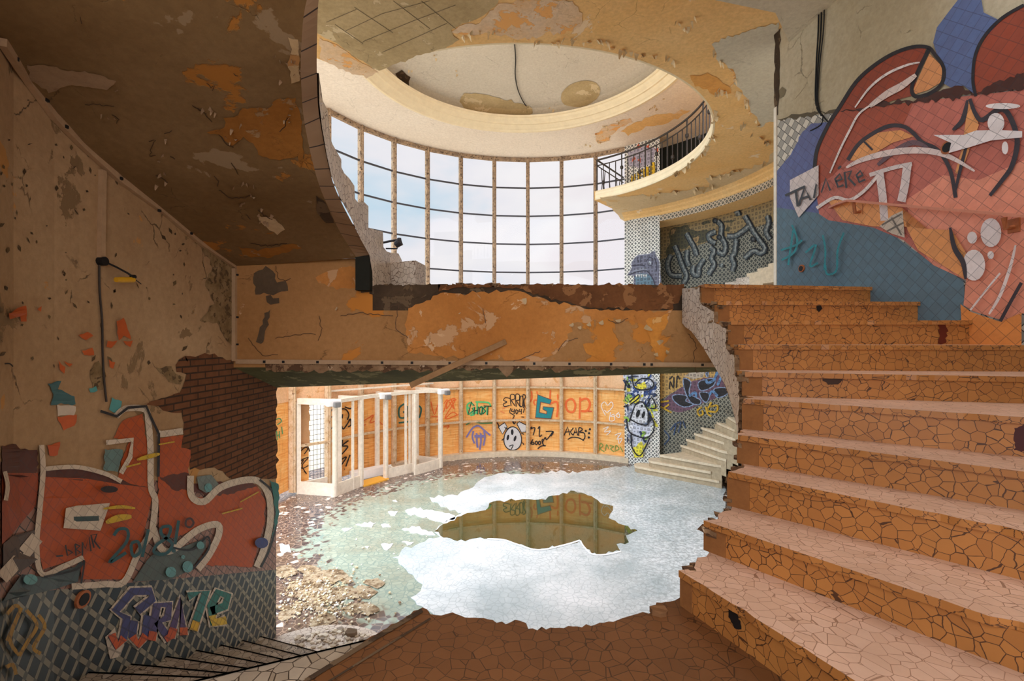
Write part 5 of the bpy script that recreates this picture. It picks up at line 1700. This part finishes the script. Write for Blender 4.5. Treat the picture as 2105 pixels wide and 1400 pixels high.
def flake(mb, surf, x, y, ang, L, w, lift, mat=0, sc=.62):
    L, w, lift = L * sc, w * sc, lift * sc
    """a curled scale of paint hinged on the surface; sizes in pixels, lift in metres"""
    ca, sa = math.cos(ang), math.sin(ang)
    rows_ = []
    n = 5
    for i in range(n + 1):
        t = i / n
        ww = w * (1 - .75 * t * t)
        r = []
        for s_ in (-.5, 0, .5):
            d = L * (t - .25 * t * t)
            px, py = x + ca * d - sa * ww * s_, y + sa * d + ca * ww * s_
            r.append(surf.at(px, py, .004 + lift * t * t)[0])
        rows_.append(r)
    for a, b in zip(rows_, rows_[1:]):
        mb.strip(a, b, mat)


mb = MB()
rk = random.Random(3)
for q in TM((1352, 362), (1385, 372), (1420, 360), (1470, 352), (1540, 345)):
    flake(mb, SBF, q[0], q[1], 1.2 + rk.uniform(-.3, .3), rk.uniform(10, 18), rk.uniform(12, 22), .05)
for x_, y_, a_, L_, w_ in ((1648, 372, .6, 46, 16), (1700, 440, -.6, 30, 16), (1690, 480, 1.2, 20, 14), (1165, 260, 1.4, 40, 14), (1740, 470, 2.2, 26, 12), (410, 300, .5, 20, 12), (905, 318, 1.0, 10, 8)):
    q = TM((x_, y_))[0]
    flake(mb, SBF, q[0], q[1], a_, L_ / 1.4, w_, .07)
mb.build('curled_paint', M['cream'], bridge, kind='stuff')

# wooden wire strip screwed along the foot of the bridge, with ragged plaster hanging below
mb = MB()
mb.bar(SBF.at(487, 743, .012)[0], SBF.at(1472, 750, .012)[0], .022, .040)
strip_ = mb.build('wire_strip', M['strip'], bridge)
mb = MB()
for x in (546, 585, 655, 720, 787, 848, 925, 1000, 1098, 1170, 1255, 1323, 1338, 1442):
    p = SBF.at(x, 743 + (x - 487) * .0071, .02)[0]
    mb.box(p, (.022, .02, .022))
build_each(mb, 'screw', M['black'], strip_, 8)
mb = MB()
rk = random.Random(9)
bot = [(1292, 757)]
x = 1285
while x > 545:
    y = 758 + rk.uniform(-2, 5) + (4 if x < 900 else 0)
    if 1032 < x < 1052: y = 766 + (1052 - abs(1042 - x) * 2 - 1032) * .5
    if 1140 < x < 1154: y = 766
    bot.append((x, y))
    x -= 9
plate(mb, SBF, [(545, 748)] + [(1292, 752)] + bot, .002, .03, 0, 1)
mb.build('hanging_plaster', [M['broken'], M['green_concrete']], bridge)
a_ = Vector(SBF.at(1040, 702, .02)[0]); b_ = Vector(SBF.at(858, 786, .32)[0])
mb = MB()
mb.bar(a_, b_, .018, .05)
mb.build('wooden_lath', M['wood'], label='thin grey-brown wooden lath hanging slantwise across the foot of the ochre bridge', cat='lath', bevel=.003)

# soffit of the overhead flight
mb = MB()
def sof(p, off, mat, amp=4, seed=1):
    fill(mb, SSO, rag(T1(*p), amp, 8, seed), off, None, mat, 30)
sof(((850, 540), (900, 552), (950, 602), (1000, 562), (1050, 602), (1080, 642), (1150, 656), (1225, 640), (1236, 700), (1246, 640), (1240, 500), (1216, 402), (1150, 402), (1100, 442), (1000, 442), (980, 470), (920, 482), (922, 522)), .004, 0)
sof(((110, 262), (200, 270), (280, 290), (400, 300), (480, 332), (440, 370), (380, 358), (280, 350), (200, 380), (130, 330)), .004, 1)
sof(((1300, 800), (1330, 822), (1370, 880), (1385, 915), (1340, 915), (1304, 872)), .006, 2, 2)
sof(((980, 1010), (1060, 1030), (1200, 1000), (1240, 1020), (1100, 1060), (1000, 1050)), .004, 0)
sof(((1060, 880), (1130, 900), (1170, 940), (1140, 965), (1080, 920)), .004, 3)
sof(((1185, 150), (1225, 160), (1232, 330), (1200, 340), (1180, 260), (1200, 200)), .005, 3, 3)
M['soffit_orange'] = plaster('orange_underlayer', lin(168, 112, 48), lin(152, 100, 44), lin(160, 126, 88), None, 1.6, .0, .3)
M['soffit_pale'] = plaster('pale_underlayer', lin(168, 140, 110), lin(156, 128, 98), lin(140, 110, 80), None, 1.6, -.05, .3)
build_each(mb, 'peeled_layer', [M['soffit_orange'], M['soffit_pale'], M['dark_concrete'], M['cream']], upper)
mb = MB()
rk = random.Random(17)
for cx_, cy_, n_, sp in ((1200, 260, 10, 70), (860, 460, 4, 40), (1180, 480, 5, 60), (690, 730, 4, 60), (1000, 800, 8, 90), (1080, 880, 6, 60), (950, 560, 5, 60), (460, 430, 4, 60), (640, 620, 4, 60)):
    for _ in range(n_):
        x, y = T1((cx_ + rk.gauss(0, sp * .4), cy_ + rk.gauss(0, sp * .5)))[0]
        flake(mb, SSO, x, y, rk.uniform(0, 6.3), rk.uniform(6, 15), rk.uniform(6, 14), rk.uniform(.02, .05))
mb.build('curled_paint', M['soffit_pale'], upper, kind='stuff')

# dark cracks in the overhead soffit and the bridge face
mb = MB()
for p_ in (((850, 340), (868, 358), (882, 350), (874, 370)), ((800, 436), (838, 458), (872, 500)), ((790, 432), (806, 440), (850, 466)), ((612, 580), (640, 574), (625, 600), (616, 640), (640, 636)), ((350, 428), (410, 426), (470, 434)), ((640, 720), (664, 728), (690, 748)), ((676, 548), (696, 540), (708, 534)), ((460, 470), (490, 488), (480, 506)), ((950, 668), (968, 690), (980, 716)), ((900, 780), (940, 808), (1000, 812), (1030, 800)), ((1060, 860), (1084, 884), (1120, 900)), ((880, 720), (900, 742), (894, 764)), ((1010, 880), (1030, 900)), ((700, 640), (720, 652)), ((960, 300), (980, 310)), ((330, 66), (336, 96)), ((1030, 1000), (1100, 1010), (1180, 998)), ((900, 550), (930, 590), (960, 604)), ((1180, 480), (1170, 520), (1150, 540))):
    stroke(mb, SSO, rag(T1(*p_), 2.0, 4, len(mb.v), False), 1.7, .005, lin(70, 50, 30), sm=False)
mb.build('crack', M['paint_plain'], upper, kind='stuff')
mb = MB()
for p_ in (((170, 420), (300, 400), (330, 405)), ((170, 130), (180, 180), (210, 190), (230, 180)), ((345, 330), (352, 400), (340, 430)), ((430, 330), (500, 318), (640, 330)), ((620, 300), (660, 280), (650, 380), (700, 420)), ((1000, 300), (1010, 360)), ((1820, 400), (1850, 440), (1842, 520), (1856, 560)), ((60, 420), (100, 470), (130, 492), (180, 486)), ((1300, 470), (1330, 430), (1380, 420)), ((1100, 520), (1160, 500), (1230, 470)), ((1500, 345), (1540, 360), (1580, 340))):
    stroke(mb, SBF, rag(TM(*p_), 2.4, 5, len(mb.v), False), 1.3, .008, lin(84, 58, 34), sm=False)
mb.build('crack', M['paint_plain'], bridge, kind='stuff')

# gallery underside
T3, TG4 = crop(600, 0, 2.2586), crop(1100, 0, 2.2577)
mb = MB()
fill(mb, SGA, rag(T3((100, -40), (990, -40), (940, 30), (880, 75), (820, 100), (770, 120), (740, 135), (750, 165), (776, 182), (745, 205), (640, 245), (560, 265), (470, 300), (430, 315), (405, 328), (360, 300), (280, 255), (210, 200), (140, 165), (90, 140)), 3, 8, 4), .006, None, 0)
fill(mb, SGA, rag(TG4((820, 205), (930, 160), (1130, 100), (1130, 560), (1070, 570), (1045, 592), (1030, 540), (1000, 520), (995, 480), (960, 420), (920, 385), (930, 350), (890, 300), (840, 270), (835, 235)), 4, 7, 5), .005, None, 1)
fill(mb, SGA, rag(T3((945, 30), (1000, 12), (1150, -10), (1300, 5), (1352, 60), (1340, 122), (1250, 160), (1180, 150), (1150, 168), (1050, 182), (990, 160), (950, 165), (900, 150), (840, 165), (740, 150), (760, 130), (830, 105), (900, 75)), 5, 7, 6), .004, None, 2)
fill(mb, SGA, rag(TG4((300, 915), (480, 905), (540, 908), (700, 884), (760, 866), (822, 860), (790, 826), (870, 812), (960, 792), (1080, 752), (1130, 640), (1130, 765), (950, 862), (700, 968), (425, 1035)), 4, 7, 7), .004, None, 3)
fill(mb, SGA, rag(T3((130, 172), (210, 206), (280, 260), (360, 306), (404, 332), (345, 364), (250, 330), (130, 272)), 3, 7, 8), .004, None, 2)
fill(mb, SGA, rag(TG4((720, 350), (800, 335), (900, 400), (910, 430), (830, 440), (800, 410), (740, 400)), 4, 7, 9), .006, None, 4)
M['worn_white'] = plaster('worn_whitish_layer', lin(240, 214, 184), lin(238, 198, 150), lin(240, 180, 112), None, 1.6, .06, .2)
M['gal_cream'] = plaster('cream_gallery_layer', lin(232, 208, 168), lin(226, 200, 156), lin(214, 180, 130), None, 1.2, -.02, .3)
build_each(mb, 'peeled_layer', [M['concrete'], M['grey_paint'], M['worn_white'], M['gal_cream'], M['gallery_orange']], gal)
# board marks pressed in the bare concrete
mb = MB()
for p in T3((250, 140), (420, 60), (640, 0)), T3((330, 190), (560, 95), (760, 20)), T3((420, 240), (600, 160), (720, 105)), T3((160, 100), (300, 40)), T3((290, 30), (470, 150)), T3((470, 0), (640, 130)), T3((200, 110), (330, 200)), T3((600, 0), (760, 130)):
    stroke(mb, SGA, p, 1.3, .008, lin(120, 104, 74), sm=False)
mb.build('board_mark', M['paint_plain'], gal)
mb = MB()
rk = random.Random(23)
lines = [TG4((-20, 190), (80, 205), (150, 175), (240, 200), (330, 190), (360, 225), (450, 240), (540, 270), (590, 240), (640, 290)), TG4((830, 210), (840, 270), (890, 310), (930, 350), (920, 390), (830, 430), (960, 425), (1000, 520), (1040, 590)), TG4((820, 500), (850, 520), (830, 560), (820, 640), (780, 710), (700, 770), (610, 840)), TG4((1000, 620), (1080, 660), (1100, 720), (1060, 760)), TG4((540, 905), (700, 886), (820, 862), (790, 826), (960, 790)), TG4((640, 90), (700, 140), (750, 60)), T3((780, 170), (840, 150), (900, 140), (940, 150)), TG4((920, 600), (980, 570))]
for ln in lines:
    for a, b in zip(ln, ln[1:]):
        L = math.hypot(b[0] - a[0], b[1] - a[1])
        for j in range(max(1, int(L / 9))):
            t = rk.random()
            flake(mb, SGA, a[0] + (b[0] - a[0]) * t, a[1] + (b[1] - a[1]) * t, rk.uniform(0, 6.3), rk.uniform(5, 13), rk.uniform(6, 13), rk.uniform(.03, .09), 0, .85)
mb.build('curled_paint', M['gal_cream'], gal, kind='stuff')


class Dome:
    pf = [(0, 6.03), (1.5, 6.0), (2.5, 5.93), (3.0, 5.84), (3.22, 5.75)]

    def at(s, px, py, off=0.0):
        z = E + 5.95
        for _ in range(8):
            y = (z - E) / ((CY - py) / F)
            x = (px - CX) / F * y
            r = min(3.2, math.hypot(x - .21, y - 9.15))
            for (r0, z0), (r1, z1) in zip(s.pf, s.pf[1:]):
                if r0 <= r <= r1:
                    z = E + z0 + (z1 - z0) * (r - r0) / (r1 - r0)
        return (x, y, z - off), (x, y)


SDM = Dome()
mb = MB()
fill(mb, SDM, rag(T3((775, 470), (800, 430), (850, 432), (930, 446), (1000, 466), (1100, 490), (1115, 500), (1115, 545), (1195, 553), (1000, 553), (830, 522)), 3, 7, 2), .012, None, 0, 20)
fill(mb, SDM, rag([(600 + (1340 + 92 * math.cos(t)) / 2.2586, (436 + 61 * math.sin(t) - 16 * math.cos(t)) / 2.2586) for t in [k * PI / 10 for k in range(20)]], 2, 7, 3), .012, None, 0, 20)
fill(mb, SDM, rag(T3((480, 340), (510, 322), (552, 356), (545, 400), (510, 390)), 3, 7, 4), .012, None, 1, 20)
build_each(mb, 'bare_patch', [M['concrete'], M['dark_concrete']], dome)
mb = MB()
rk = random.Random(29)
for q in T3((560, 330), (545, 325), (660, 260), (670, 270), (1200, 505), (1215, 512), (770, 345), (760, 330), (1180, 552), (900, 555)):
    flake(mb, SDM, q[0], q[1], rk.uniform(0, 6), 8, 7, .05)
for q in T4((200, 430), (220, 450), (300, 395), (320, 400), (600, 280), (640, 245), (660, 275), (720, 195), (620, 270), (110, 510), (130, 560), (60, 605), (240, 520), (170, 440), (140, 590), (20, 610)):
    flake(mb, SCE, q[0], q[1], rk.uniform(0, 6), rk.uniform(5, 10), rk.uniform(6, 10), .05)
mb.build('curled_paint', M['gal_cream'], dome, kind='stuff')
mb = MB()
fill(mb, SCE, rag(T4((100, 500), (200, 440), (330, 380), (420, 360), (440, 400), (330, 440), (220, 520), (240, 560), (130, 590)), 4, 7, 3), .005, None, 0, 30)
fill(mb, SCE, rag(T4((330, 480), (450, 400), (620, 340), (840, 300), (960, 290), (900, 330), (700, 420), (560, 440), (400, 520)), 4, 7, 4), .004, None, 1, 30)
build_each(mb, 'peeled_layer', [M['worn_white'], M['gallery']], ceiling)
# cord hanging across the dome
mb = MB()
mb.tube([SDM.at(x, y, .03)[0] for x, y in smooth([(1058, 70), (1058, 88), (1060, 120), (1059, 150), (1064, 180), (1074, 204), (1082, 216)], 4)], .012, 6)
mb.build('ceiling_cord', M['black'], label='thin dark cord hanging across the pale grey dome', cat='cord')

# ------------------------------------------------------------------ hall floor: ice sheet, puddle, snow patches, mud, litter
SFL = Flat(0.0)
TF = crop(560, 930, 2.105)
def _ice(n):
    c = n.ramp(n.noise(.9, 7, .6, None, .4), [(.34, lin(184, 195, 197)), (.5, lin(214, 220, 221)), (.64, lin(240, 242, 243))])
    v = n.new('ShaderNodeTexVoronoi', {'Vector': n.pos(), 'Scale': 11.0}, feature='DISTANCE_TO_EDGE').outputs['Distance']
    c = n.mix(n.math('MULTIPLY', n.math('LESS_THAN', v, .05), .3), c, lin(120, 136, 138))
    x, y, z = n.sep(n.pos())
    sp = n.math('MULTIPLY', n.ramp(n.math('MULTIPLY_ADD', x, .25, .1), [(.3, 0), (.75, 1)]), n.ramp(n.noise(16, 5, .7), [(.45, 0), (.55, 1)]))
    c = n.mix(n.math('MULTIPLY', sp, .5), c, lin(120, 130, 130))
    return {'c': c, 'r': n.ramp(n.noise(2, 4), [(.35, .25), (.7, .55)])}
M['ice'] = nmat('frosted_ice', _ice, .4, .5)
M['water'] = nmat('brown_puddle_water', lambda n: n.mix(n.ramp(n.noise(1.6, 5, .6), [(.38, 0), (.62, 1)]), lin(88, 74, 34), lin(66, 74, 44)), .02, 1.0)
M['snow'] = plain('white_ice_crust', lin(244, 246, 248), .5, .4, var=.08)
M['mud'] = nmat('leaf_and_mud', lambda n: {'c': n.ramp(n.noise(5, 9, .75), [(.34, lin(70, 56, 46)), (.45, lin(140, 114, 84)), (.55, lin(196, 176, 146)), (.64, lin(150, 118, 80)), (.76, lin(222, 212, 196))]), 'h': n.noise(9, 8, .75), 'hs': .9, 'hd': .03}, .8, .2)
ICE = TF((680, 195), (780, 185), (850, 160), (900, 120), (960, 100), (1100, 95), (1300, 88), (1450, 70), (1560, 60), (1640, 80), (1750, 100), (1960, 130), (1960, 240), (1900, 320), (1900, 450), (1780, 600), (1760, 700), (1600, 770), (1300, 800), (1000, 800), (760, 740), (700, 700), (660, 682), (600, 632), (640, 602), (650, 572), (590, 522), (520, 456), (560, 430), (620, 402), (700, 376), (730, 366), (700, 345), (720, 320), (790, 280), (822, 266), (790, 254), (730, 236), (690, 215))
mb = MB()
plate(mb, SFL, rag(ICE, 5, 8, 3), .010, .009, 0, 0, 90)
mb.build('ice_sheet', M['ice'], label='large pale sheet of frosted ice spread over the round hall floor', cat='ice')
mb = MB()
PUD = TF((700, 345), (740, 312), (830, 272), (920, 250), (955, 215), (1050, 210), (1150, 208), (1240, 186), (1290, 170), (1380, 190), (1420, 220), (1476, 236), (1455, 286), (1510, 316), (1580, 342), (1530, 362), (1542, 392), (1490, 398), (1505, 430), (1440, 442), (1380, 440), (1345, 408), (1332, 384), (1260, 404), (1150, 424), (1060, 400), (1000, 380), (900, 376), (800, 386), (740, 372))
plate(mb, SFL, rag(PUD, 4, 7, 4), .014, .004, 0, 0, 90)
mb.build('puddle', M['water'], label='olive brown puddle of open water in the middle of the ice sheet', cat='puddle')
mb = MB()
rim = TF((1330, 384), (1260, 405), (1150, 426), (1060, 402), (1000, 382), (930, 378))
stroke(mb, SFL, rim, 3.0, .0155, None or (1, 1, 1))
stroke(mb, SFL, TF((1332, 385), (1348, 412), (1384, 444), (1440, 446), (1508, 432)), 3.0, .0155, (1, 1, 1))
for p in (((575, 255), (600, 245), (680, 250), (790, 275), (790, 290), (740, 305), (680, 290), (590, 270)), ((560, 335), (620, 325), (690, 345), (705, 360), (600, 350)), ((300, 335), (345, 325), (330, 338)), ((360, 315), (450, 305), (430, 325)), ((470, 400), (520, 395), (510, 415), (480, 420)), ((500, 260), (540, 255), (530, 275)), ((560, 390), (610, 388), (600, 400)), ((470, 315), (500, 312), (512, 320), (480, 324)), ((520, 212), (532, 208), (540, 216)), ((400, 410), (416, 408), (412, 418)), ((30, 400), (70, 402), (80, 430), (40, 440))):
    plate(mb, SFL, rag(TF(*p), 3, 6, 5), .010, .009, 0, 0, 90)
mb.build('ice_crust', M['snow'], label='small white crusts of ice scattered left of the puddle', cat='ice', kind='stuff')
mb = MB()
rk = random.Random(8)
for k_ in range(46):
    cx_, cy_ = rk.gauss(655, 60), rk.gauss(1225, 30)
    if cx_ < 560 or cx_ > 800 or cy_ > 1284 or cy_ < 1170 + max(0, cx_ - 700) * .3:
        continue
    R_ = rk.uniform(8, 30)
    fill(mb, SFL, rag([(cx_ + R_ * rk.uniform(.7, 1.3) * math.cos(k * PI / 5), cy_ + R_ * .5 * rk.uniform(.7, 1.3) * math.sin(k * PI / 5)) for k in range(10)], 1.6, 5, k_), .006 + k_ * .0002)
mb.build('leaf_litter', M['mud'], label='yellow brown leaf litter and mud on the floor beside the lower left steps', cat='litter', kind='stuff')
# grit and chips
mb = MB()
rk = random.Random(41)
for _ in range(1500):
    t, r = rk.uniform(-2.6, 2.0), 3.55 + 1.5 * rk.random() ** .8
    if rk.random() < .12:
        r = rk.uniform(1.5, 3.5)
    x, y = .1 + r * math.sin(t), 9.05 + r * math.cos(t)
    s_ = rk.uniform(.006, .02)
    c = rk.choice([(.86, .82, .76), (.8, .72, .6), (.45, .36, .28), (.2, .16, .13)])
    mb.box((x, y, s_ * .2 + .003), (s_, s_ * rk.uniform(.5, 1.6), s_ * .4), rk.uniform(0, 3), 0, c)
for _ in range(700):
    px, py = rk.gauss(650, 55), rk.gauss(1225, 32)
    if not 575 < px < 830: continue
    x, y, z = SFL.at(px, py)[0]
    s_ = rk.uniform(.008, .03)
    c = rk.choice([(.7, .56, .34), (.5, .36, .2), (.8, .7, .5), (.3, .2, .12), (.85, .8, .7)])
    mb.box((x, y, .014 + s_ * .2), (s_, s_ * rk.uniform(.4, 1.5), s_ * .5), rk.uniform(0, 3), 0, c)
mb.build('floor_grit', M['paint_plain'], label='chips of plaster and tile scattered over the hall floor', cat='debris', kind='stuff')

def shard(px, py, surf, s_, col, name, lab, seed):
    r = random.Random(seed)
    x, y, z = surf.at(px, py)[0]
    z = surf.z
    n = 7
    base = [(x + s_ * r.uniform(.6, 1.1) * math.cos(t), y + s_ * r.uniform(.5, 1.0) * math.sin(t)) for t in [k * 2 * PI / n for k in range(n)]]
    mb = MB()
    mb.prism(base, z, [z + s_ * r.uniform(.25, .6) for _ in base], 0)
    mb.build(name, plain('shard_paint', col, .8, .2, var=.3), label=lab, cat='rubble', group='plaster lumps lying about')
shard(425, 1390, Flat(.95), .06, lin(226, 190, 150), 'plaster_lump', 'pale orange plaster lump lying on the descending left steps', 1)
shard(478, 1386, Flat(.95), .05, lin(110, 160, 160), 'plaster_lump', 'teal painted plaster lump lying on the descending left steps', 2)
shard(722, 1304, Flat(.17), .09, lin(110, 90, 70), 'plaster_lump', 'brown mortar lump on the edge of the lowest left step', 3)
shard(1358, 1262, Flat(ZL), .045, lin(128, 90, 58), 'plaster_lump', 'brown mortar lump at the broken corner between landing and first step', 4)
shard(1018, 938, Flat(0), .06, lin(220, 170, 60), 'plaster_lump', 'small yellow lump at the foot of the kerb under the boards', 5)

# debris on the lowest step
mb = MB()
for _ in range(240):
    t, r = rk.uniform(0, PI), rk.random() ** .5
    x, y = -1.95 + .56 * r * math.cos(t), 4.95 + .46 * r * math.sin(t)
    s_ = rk.uniform(.01, .045)
    mb.box((x, y, .172 + s_ * .2), (s_, s_ * rk.uniform(.5, 1.5), s_ * .4), rk.uniform(0, 3), 0, rk.choice([(.5, .4, .28), (.3, .24, .18), (.75, .66, .52)]))
mb.build('step_grit', M['paint_plain'], label='dirt and plaster crumbs on the rounded bottom step at lower left', cat='debris', kind='stuff')

# ------------------------------------------------------------------ stains on the right hand flight
def riser_stain(k, pts, col, seed, r=4):
    s_ = Wall([NL[k], NR[k]])
    mb = MB()
    fill(mb, s_, rag(pts, r, 5, seed), .004, lin(*col))
    return mb
st_of = {}
for o in [o for o in bpy.data.objects if o.parent == near and o.name.startswith('step')]:
    st_of[len(st_of) + 1] = o
steps_sorted = [o for o in bpy.data.objects if o.parent == near and (o.name == 'step' or o.name.startswith('step.'))]
STEP = {k + 1: o for k, o in enumerate(steps_sorted)}
for k, pts, col, sd in ((1, [(1496, 1238), (1508, 1246), (1522, 1236), (1518, 1262), (1526, 1292), (1512, 1290), (1500, 1268)], (26, 22, 22), 3),
                        (6, [(1690, 776), (1712, 770), (1734, 776), (1722, 790), (1700, 792)], (60, 36, 22), 4),
                        (9, [(1678, 630), (1686, 628), (1690, 635), (1684, 640), (1678, 637)], (30, 20, 16), 5),
                        (7, [(1930, 664), (1946, 664), (1944, 706), (1928, 706)], (96, 34, 16), 6),
                        (4, [(2085, 880), (2120, 870), (2120, 930), (2084, 925)], (70, 24, 18), 7)):
    if k == 7:
        k = 8
    riser_stain(k, pts, col, sd).build('paint_stain', M['paint_plain'], STEP[k])

# ------------------------------------------------------------------ fittings on the walls
hr = thing('handrail', SWR.at(1900, 430)[0], 'thin salmon painted metal handrail running up the mural wall', 'handrail')
mb = MB()
path = [SWR.at(x, y, o_)[0] for x, y, o_ in ((1712, 427, .02), (1735, 420, .06), (1762, 413, .085), (1850, 421, .085), (1950, 430, .085), (2050, 438, .085), (2160, 448, .085), (2300, 462, .085))]
for a, b in zip(path, path[1:]):
    mb.bar(a, b, .045, .018)
mb.build('rail', plain('salmon_painted_rail', lin(206, 132, 104), .5, .4, var=.3), hr)
for x, y in ((1772, 420), (2087, 452)):
    mb = MB()
    p0, p1, p2 = Vector(SWR.at(x, y + 14, .0)[0]), Vector(SWR.at(x, y + 18, .07)[0]), Vector(SWR.at(x, y - 4, .085)[0])
    mb.tube([p0, p1, p2], .016, 8)
    mb.box(tuple(Vector(SWR.at(x, y + 12, .006)[0])), (.02, .07, .09))
    mb.build('bracket', M['rust'], hr)
def socket(px, py, surf, r, lab):
    p, _ = surf.at(px, py, .0)
    t = thing('wall_socket', p, lab, 'socket')
    _, _, nn = surf.hit(px)
    q = Vector(p); n3 = Vector((nn.x, nn.y, 0))
    mb = MB(); mb.tube([q, q + n3 * .02], r, 14); mb.build('ring', M['rust'], t)
    mb = MB(); mb.tube([q + n3 * .012, q + n3 * .024], r * .7, 12); mb.build('dark_hole', M['black'], t)
socket(1650, 552, SWR, .04, 'small round dark wall socket low on the blue part of the mural')
socket(1952, 303, SWR, .05, 'rusty round wall socket between the white arrow and the eye in the mural')
socket(166, 1232, SWL, .05, 'black round wall socket on the lattice dado left of the small letters')
# cables on the right wall, coming down from above
mb = MB()
for dx, w in ((0, .008), (6, .008), (12, .006)):
    path = [SWR.at(x, y, .015)[0] for x, y in smooth([(1686 + dx, -20), (1685 + dx * .9, 60), (1681 + dx * .6, 130), (1679 + dx * .4, 200), (1684 + dx * .3, 226), (1694 - dx * .3, 238)], 4)]
    mb.tube(path, w, 6)
mb.tube([SWR.at(x, y, .012)[0] for x, y in smooth([(1692, 236), (1700, 246), (1704, 250)], 3)], .006, 6)
mb.tube([SWR.at(x, y, .012)[0] for x, y in smooth([(1694, 238), (1690, 256), (1668, 269)], 3)], .006, 6)
mb.build('electric_cable', M['black'], label='bundle of dark cables hanging down the pale wall above the mural', cat='cable')

# wooden wire strips on the left wall and in the corner
ws = thing('wire_strip', SWL.at(330, 433)[0], 'painted wire strip following the sloping joint of left wall and soffit', 'wire strip')
line = [(-6, 84), (50, 165), (105, 240), (160, 295), (240, 368), (330, 433), (410, 500), (480, 548)]
mb = MB()
pts = [SWL.at(x, y, .018)[0] for x, y in line]
for a, b in zip(pts, pts[1:]):
    mb.bar(a, b, .03, .04)
mb.build('batten', M['strip'], ws)
mb = MB()
for x, y in ((12, 116), (80, 204), (122, 260), (238, 367), (318, 433), (384, 480), (444, 520)):
    mb.box(SWL.at(x, y, .035)[0], (.016, .018, .018))
build_each(mb, 'screw', M['black'], ws, 8)
ws2 = thing('wire_strip', SWL.at(481, 740)[0], 'upright painted wire strip in the corner of left wall and ochre bridge', 'wire strip')
mb = MB()
mb.bar(SWL.at(478, 552, .02)[0], SWL.at(478, 742, .02)[0], .035, .045)
mb.build('batten', M['strip'], ws2)
mb = MB()
for y in (565, 652, 708):
    mb.box(SWL.at(478, y, .045)[0], (.016, .016, .016))
build_each(mb, 'screw', M['black'], ws2, 8)
ws3 = thing('wire_strip', SWL.at(204, 535)[0], 'short upright painted wire strip on left wall above the black cable box', 'wire strip')
mb = MB()
mb.bar(SWL.at(206, 350, .015)[0], SWL.at(203, 530, .015)[0], .03, .03)
mb.build('batten', M['strip'], ws3)
cbx = thing('cable_drop', SWL.at(204, 538)[0], 'black junction box on left wall with hanging cable and yellow connector', 'cable')
mb = MB()
p = Vector(SWL.at(204, 537, .0)[0]); q = Vector(SWL.at(204, 537, .04)[0])
mb.tube([p, q], .028, 12)
mb.build('junction_box', M['black'], cbx)
mb = MB()
mb.tube([SWL.at(x, y, .015)[0] for x, y in smooth([(199, 545), (200, 600), (205, 660), (206, 720), (209, 780), (214, 826)], 4)], .0065, 6)
mb.build('cable', M['iron'], cbx)
mb = MB()
mb.tube([SWL.at(x, y, o_)[0] for x, y, o_ in ((210, 540, .03), (222, 550, .06), (238, 562, .08), (250, 570, .08))], .006, 6)
mb.tube([SWL.at(x, y, o_)[0] for x, y, o_ in ((250, 572, .08), (258, 578, .08), (266, 584, .08))], .003, 5)
mb.build('wire', M['black'], cbx)
mb = MB()
a, b = Vector(SWL.at(216, 575, .07)[0]), Vector(SWL.at(252, 575, .07)[0])
mb.tube([a, a + (b - a) * .25, b], [.016, .019, .019], 10)
mb.build('connector', M['yellow'], cbx)
mb = MB()
mb.tube([Vector(SWL.at(247, 569, .075)[0]), Vector(SWL.at(254, 569, .075)[0])], .014, 8)
mb.build('connector_cap', M['black'], cbx)

# small lamp arm left on the broken parapet
lp = thing('wall_lamp', SPA.at(788, 492)[0], 'small metal lamp arm left on the broken mosaic parapet', 'lamp')
mb = MB()
c0 = Vector((-1.30, 5.05, SPA.at(788, 492)[0][2]))
k_ = Vector((.22, .0, .0))
mb.tube([c0 + Vector((-.06, 0, 0)), c0 + Vector((.09, 0, .03)), c0 + Vector((.11, 0, .01))], .012, 6)
mb.tube([c0 + Vector((-.02, 0, -.06)), c0 + Vector((.1, 0, -.06)), c0 + Vector((.1, 0, 0))], .008, 6)
mb.build('arm', M['steel'], lp)
mb = MB()
mb.tube([c0 + Vector((.08, 0, -.03)), c0 + Vector((.12, 0, .0)), c0 + Vector((.12, 0, .05))], [.03, .045, .02], 10)
mb.build('shade', M['steel'], lp)
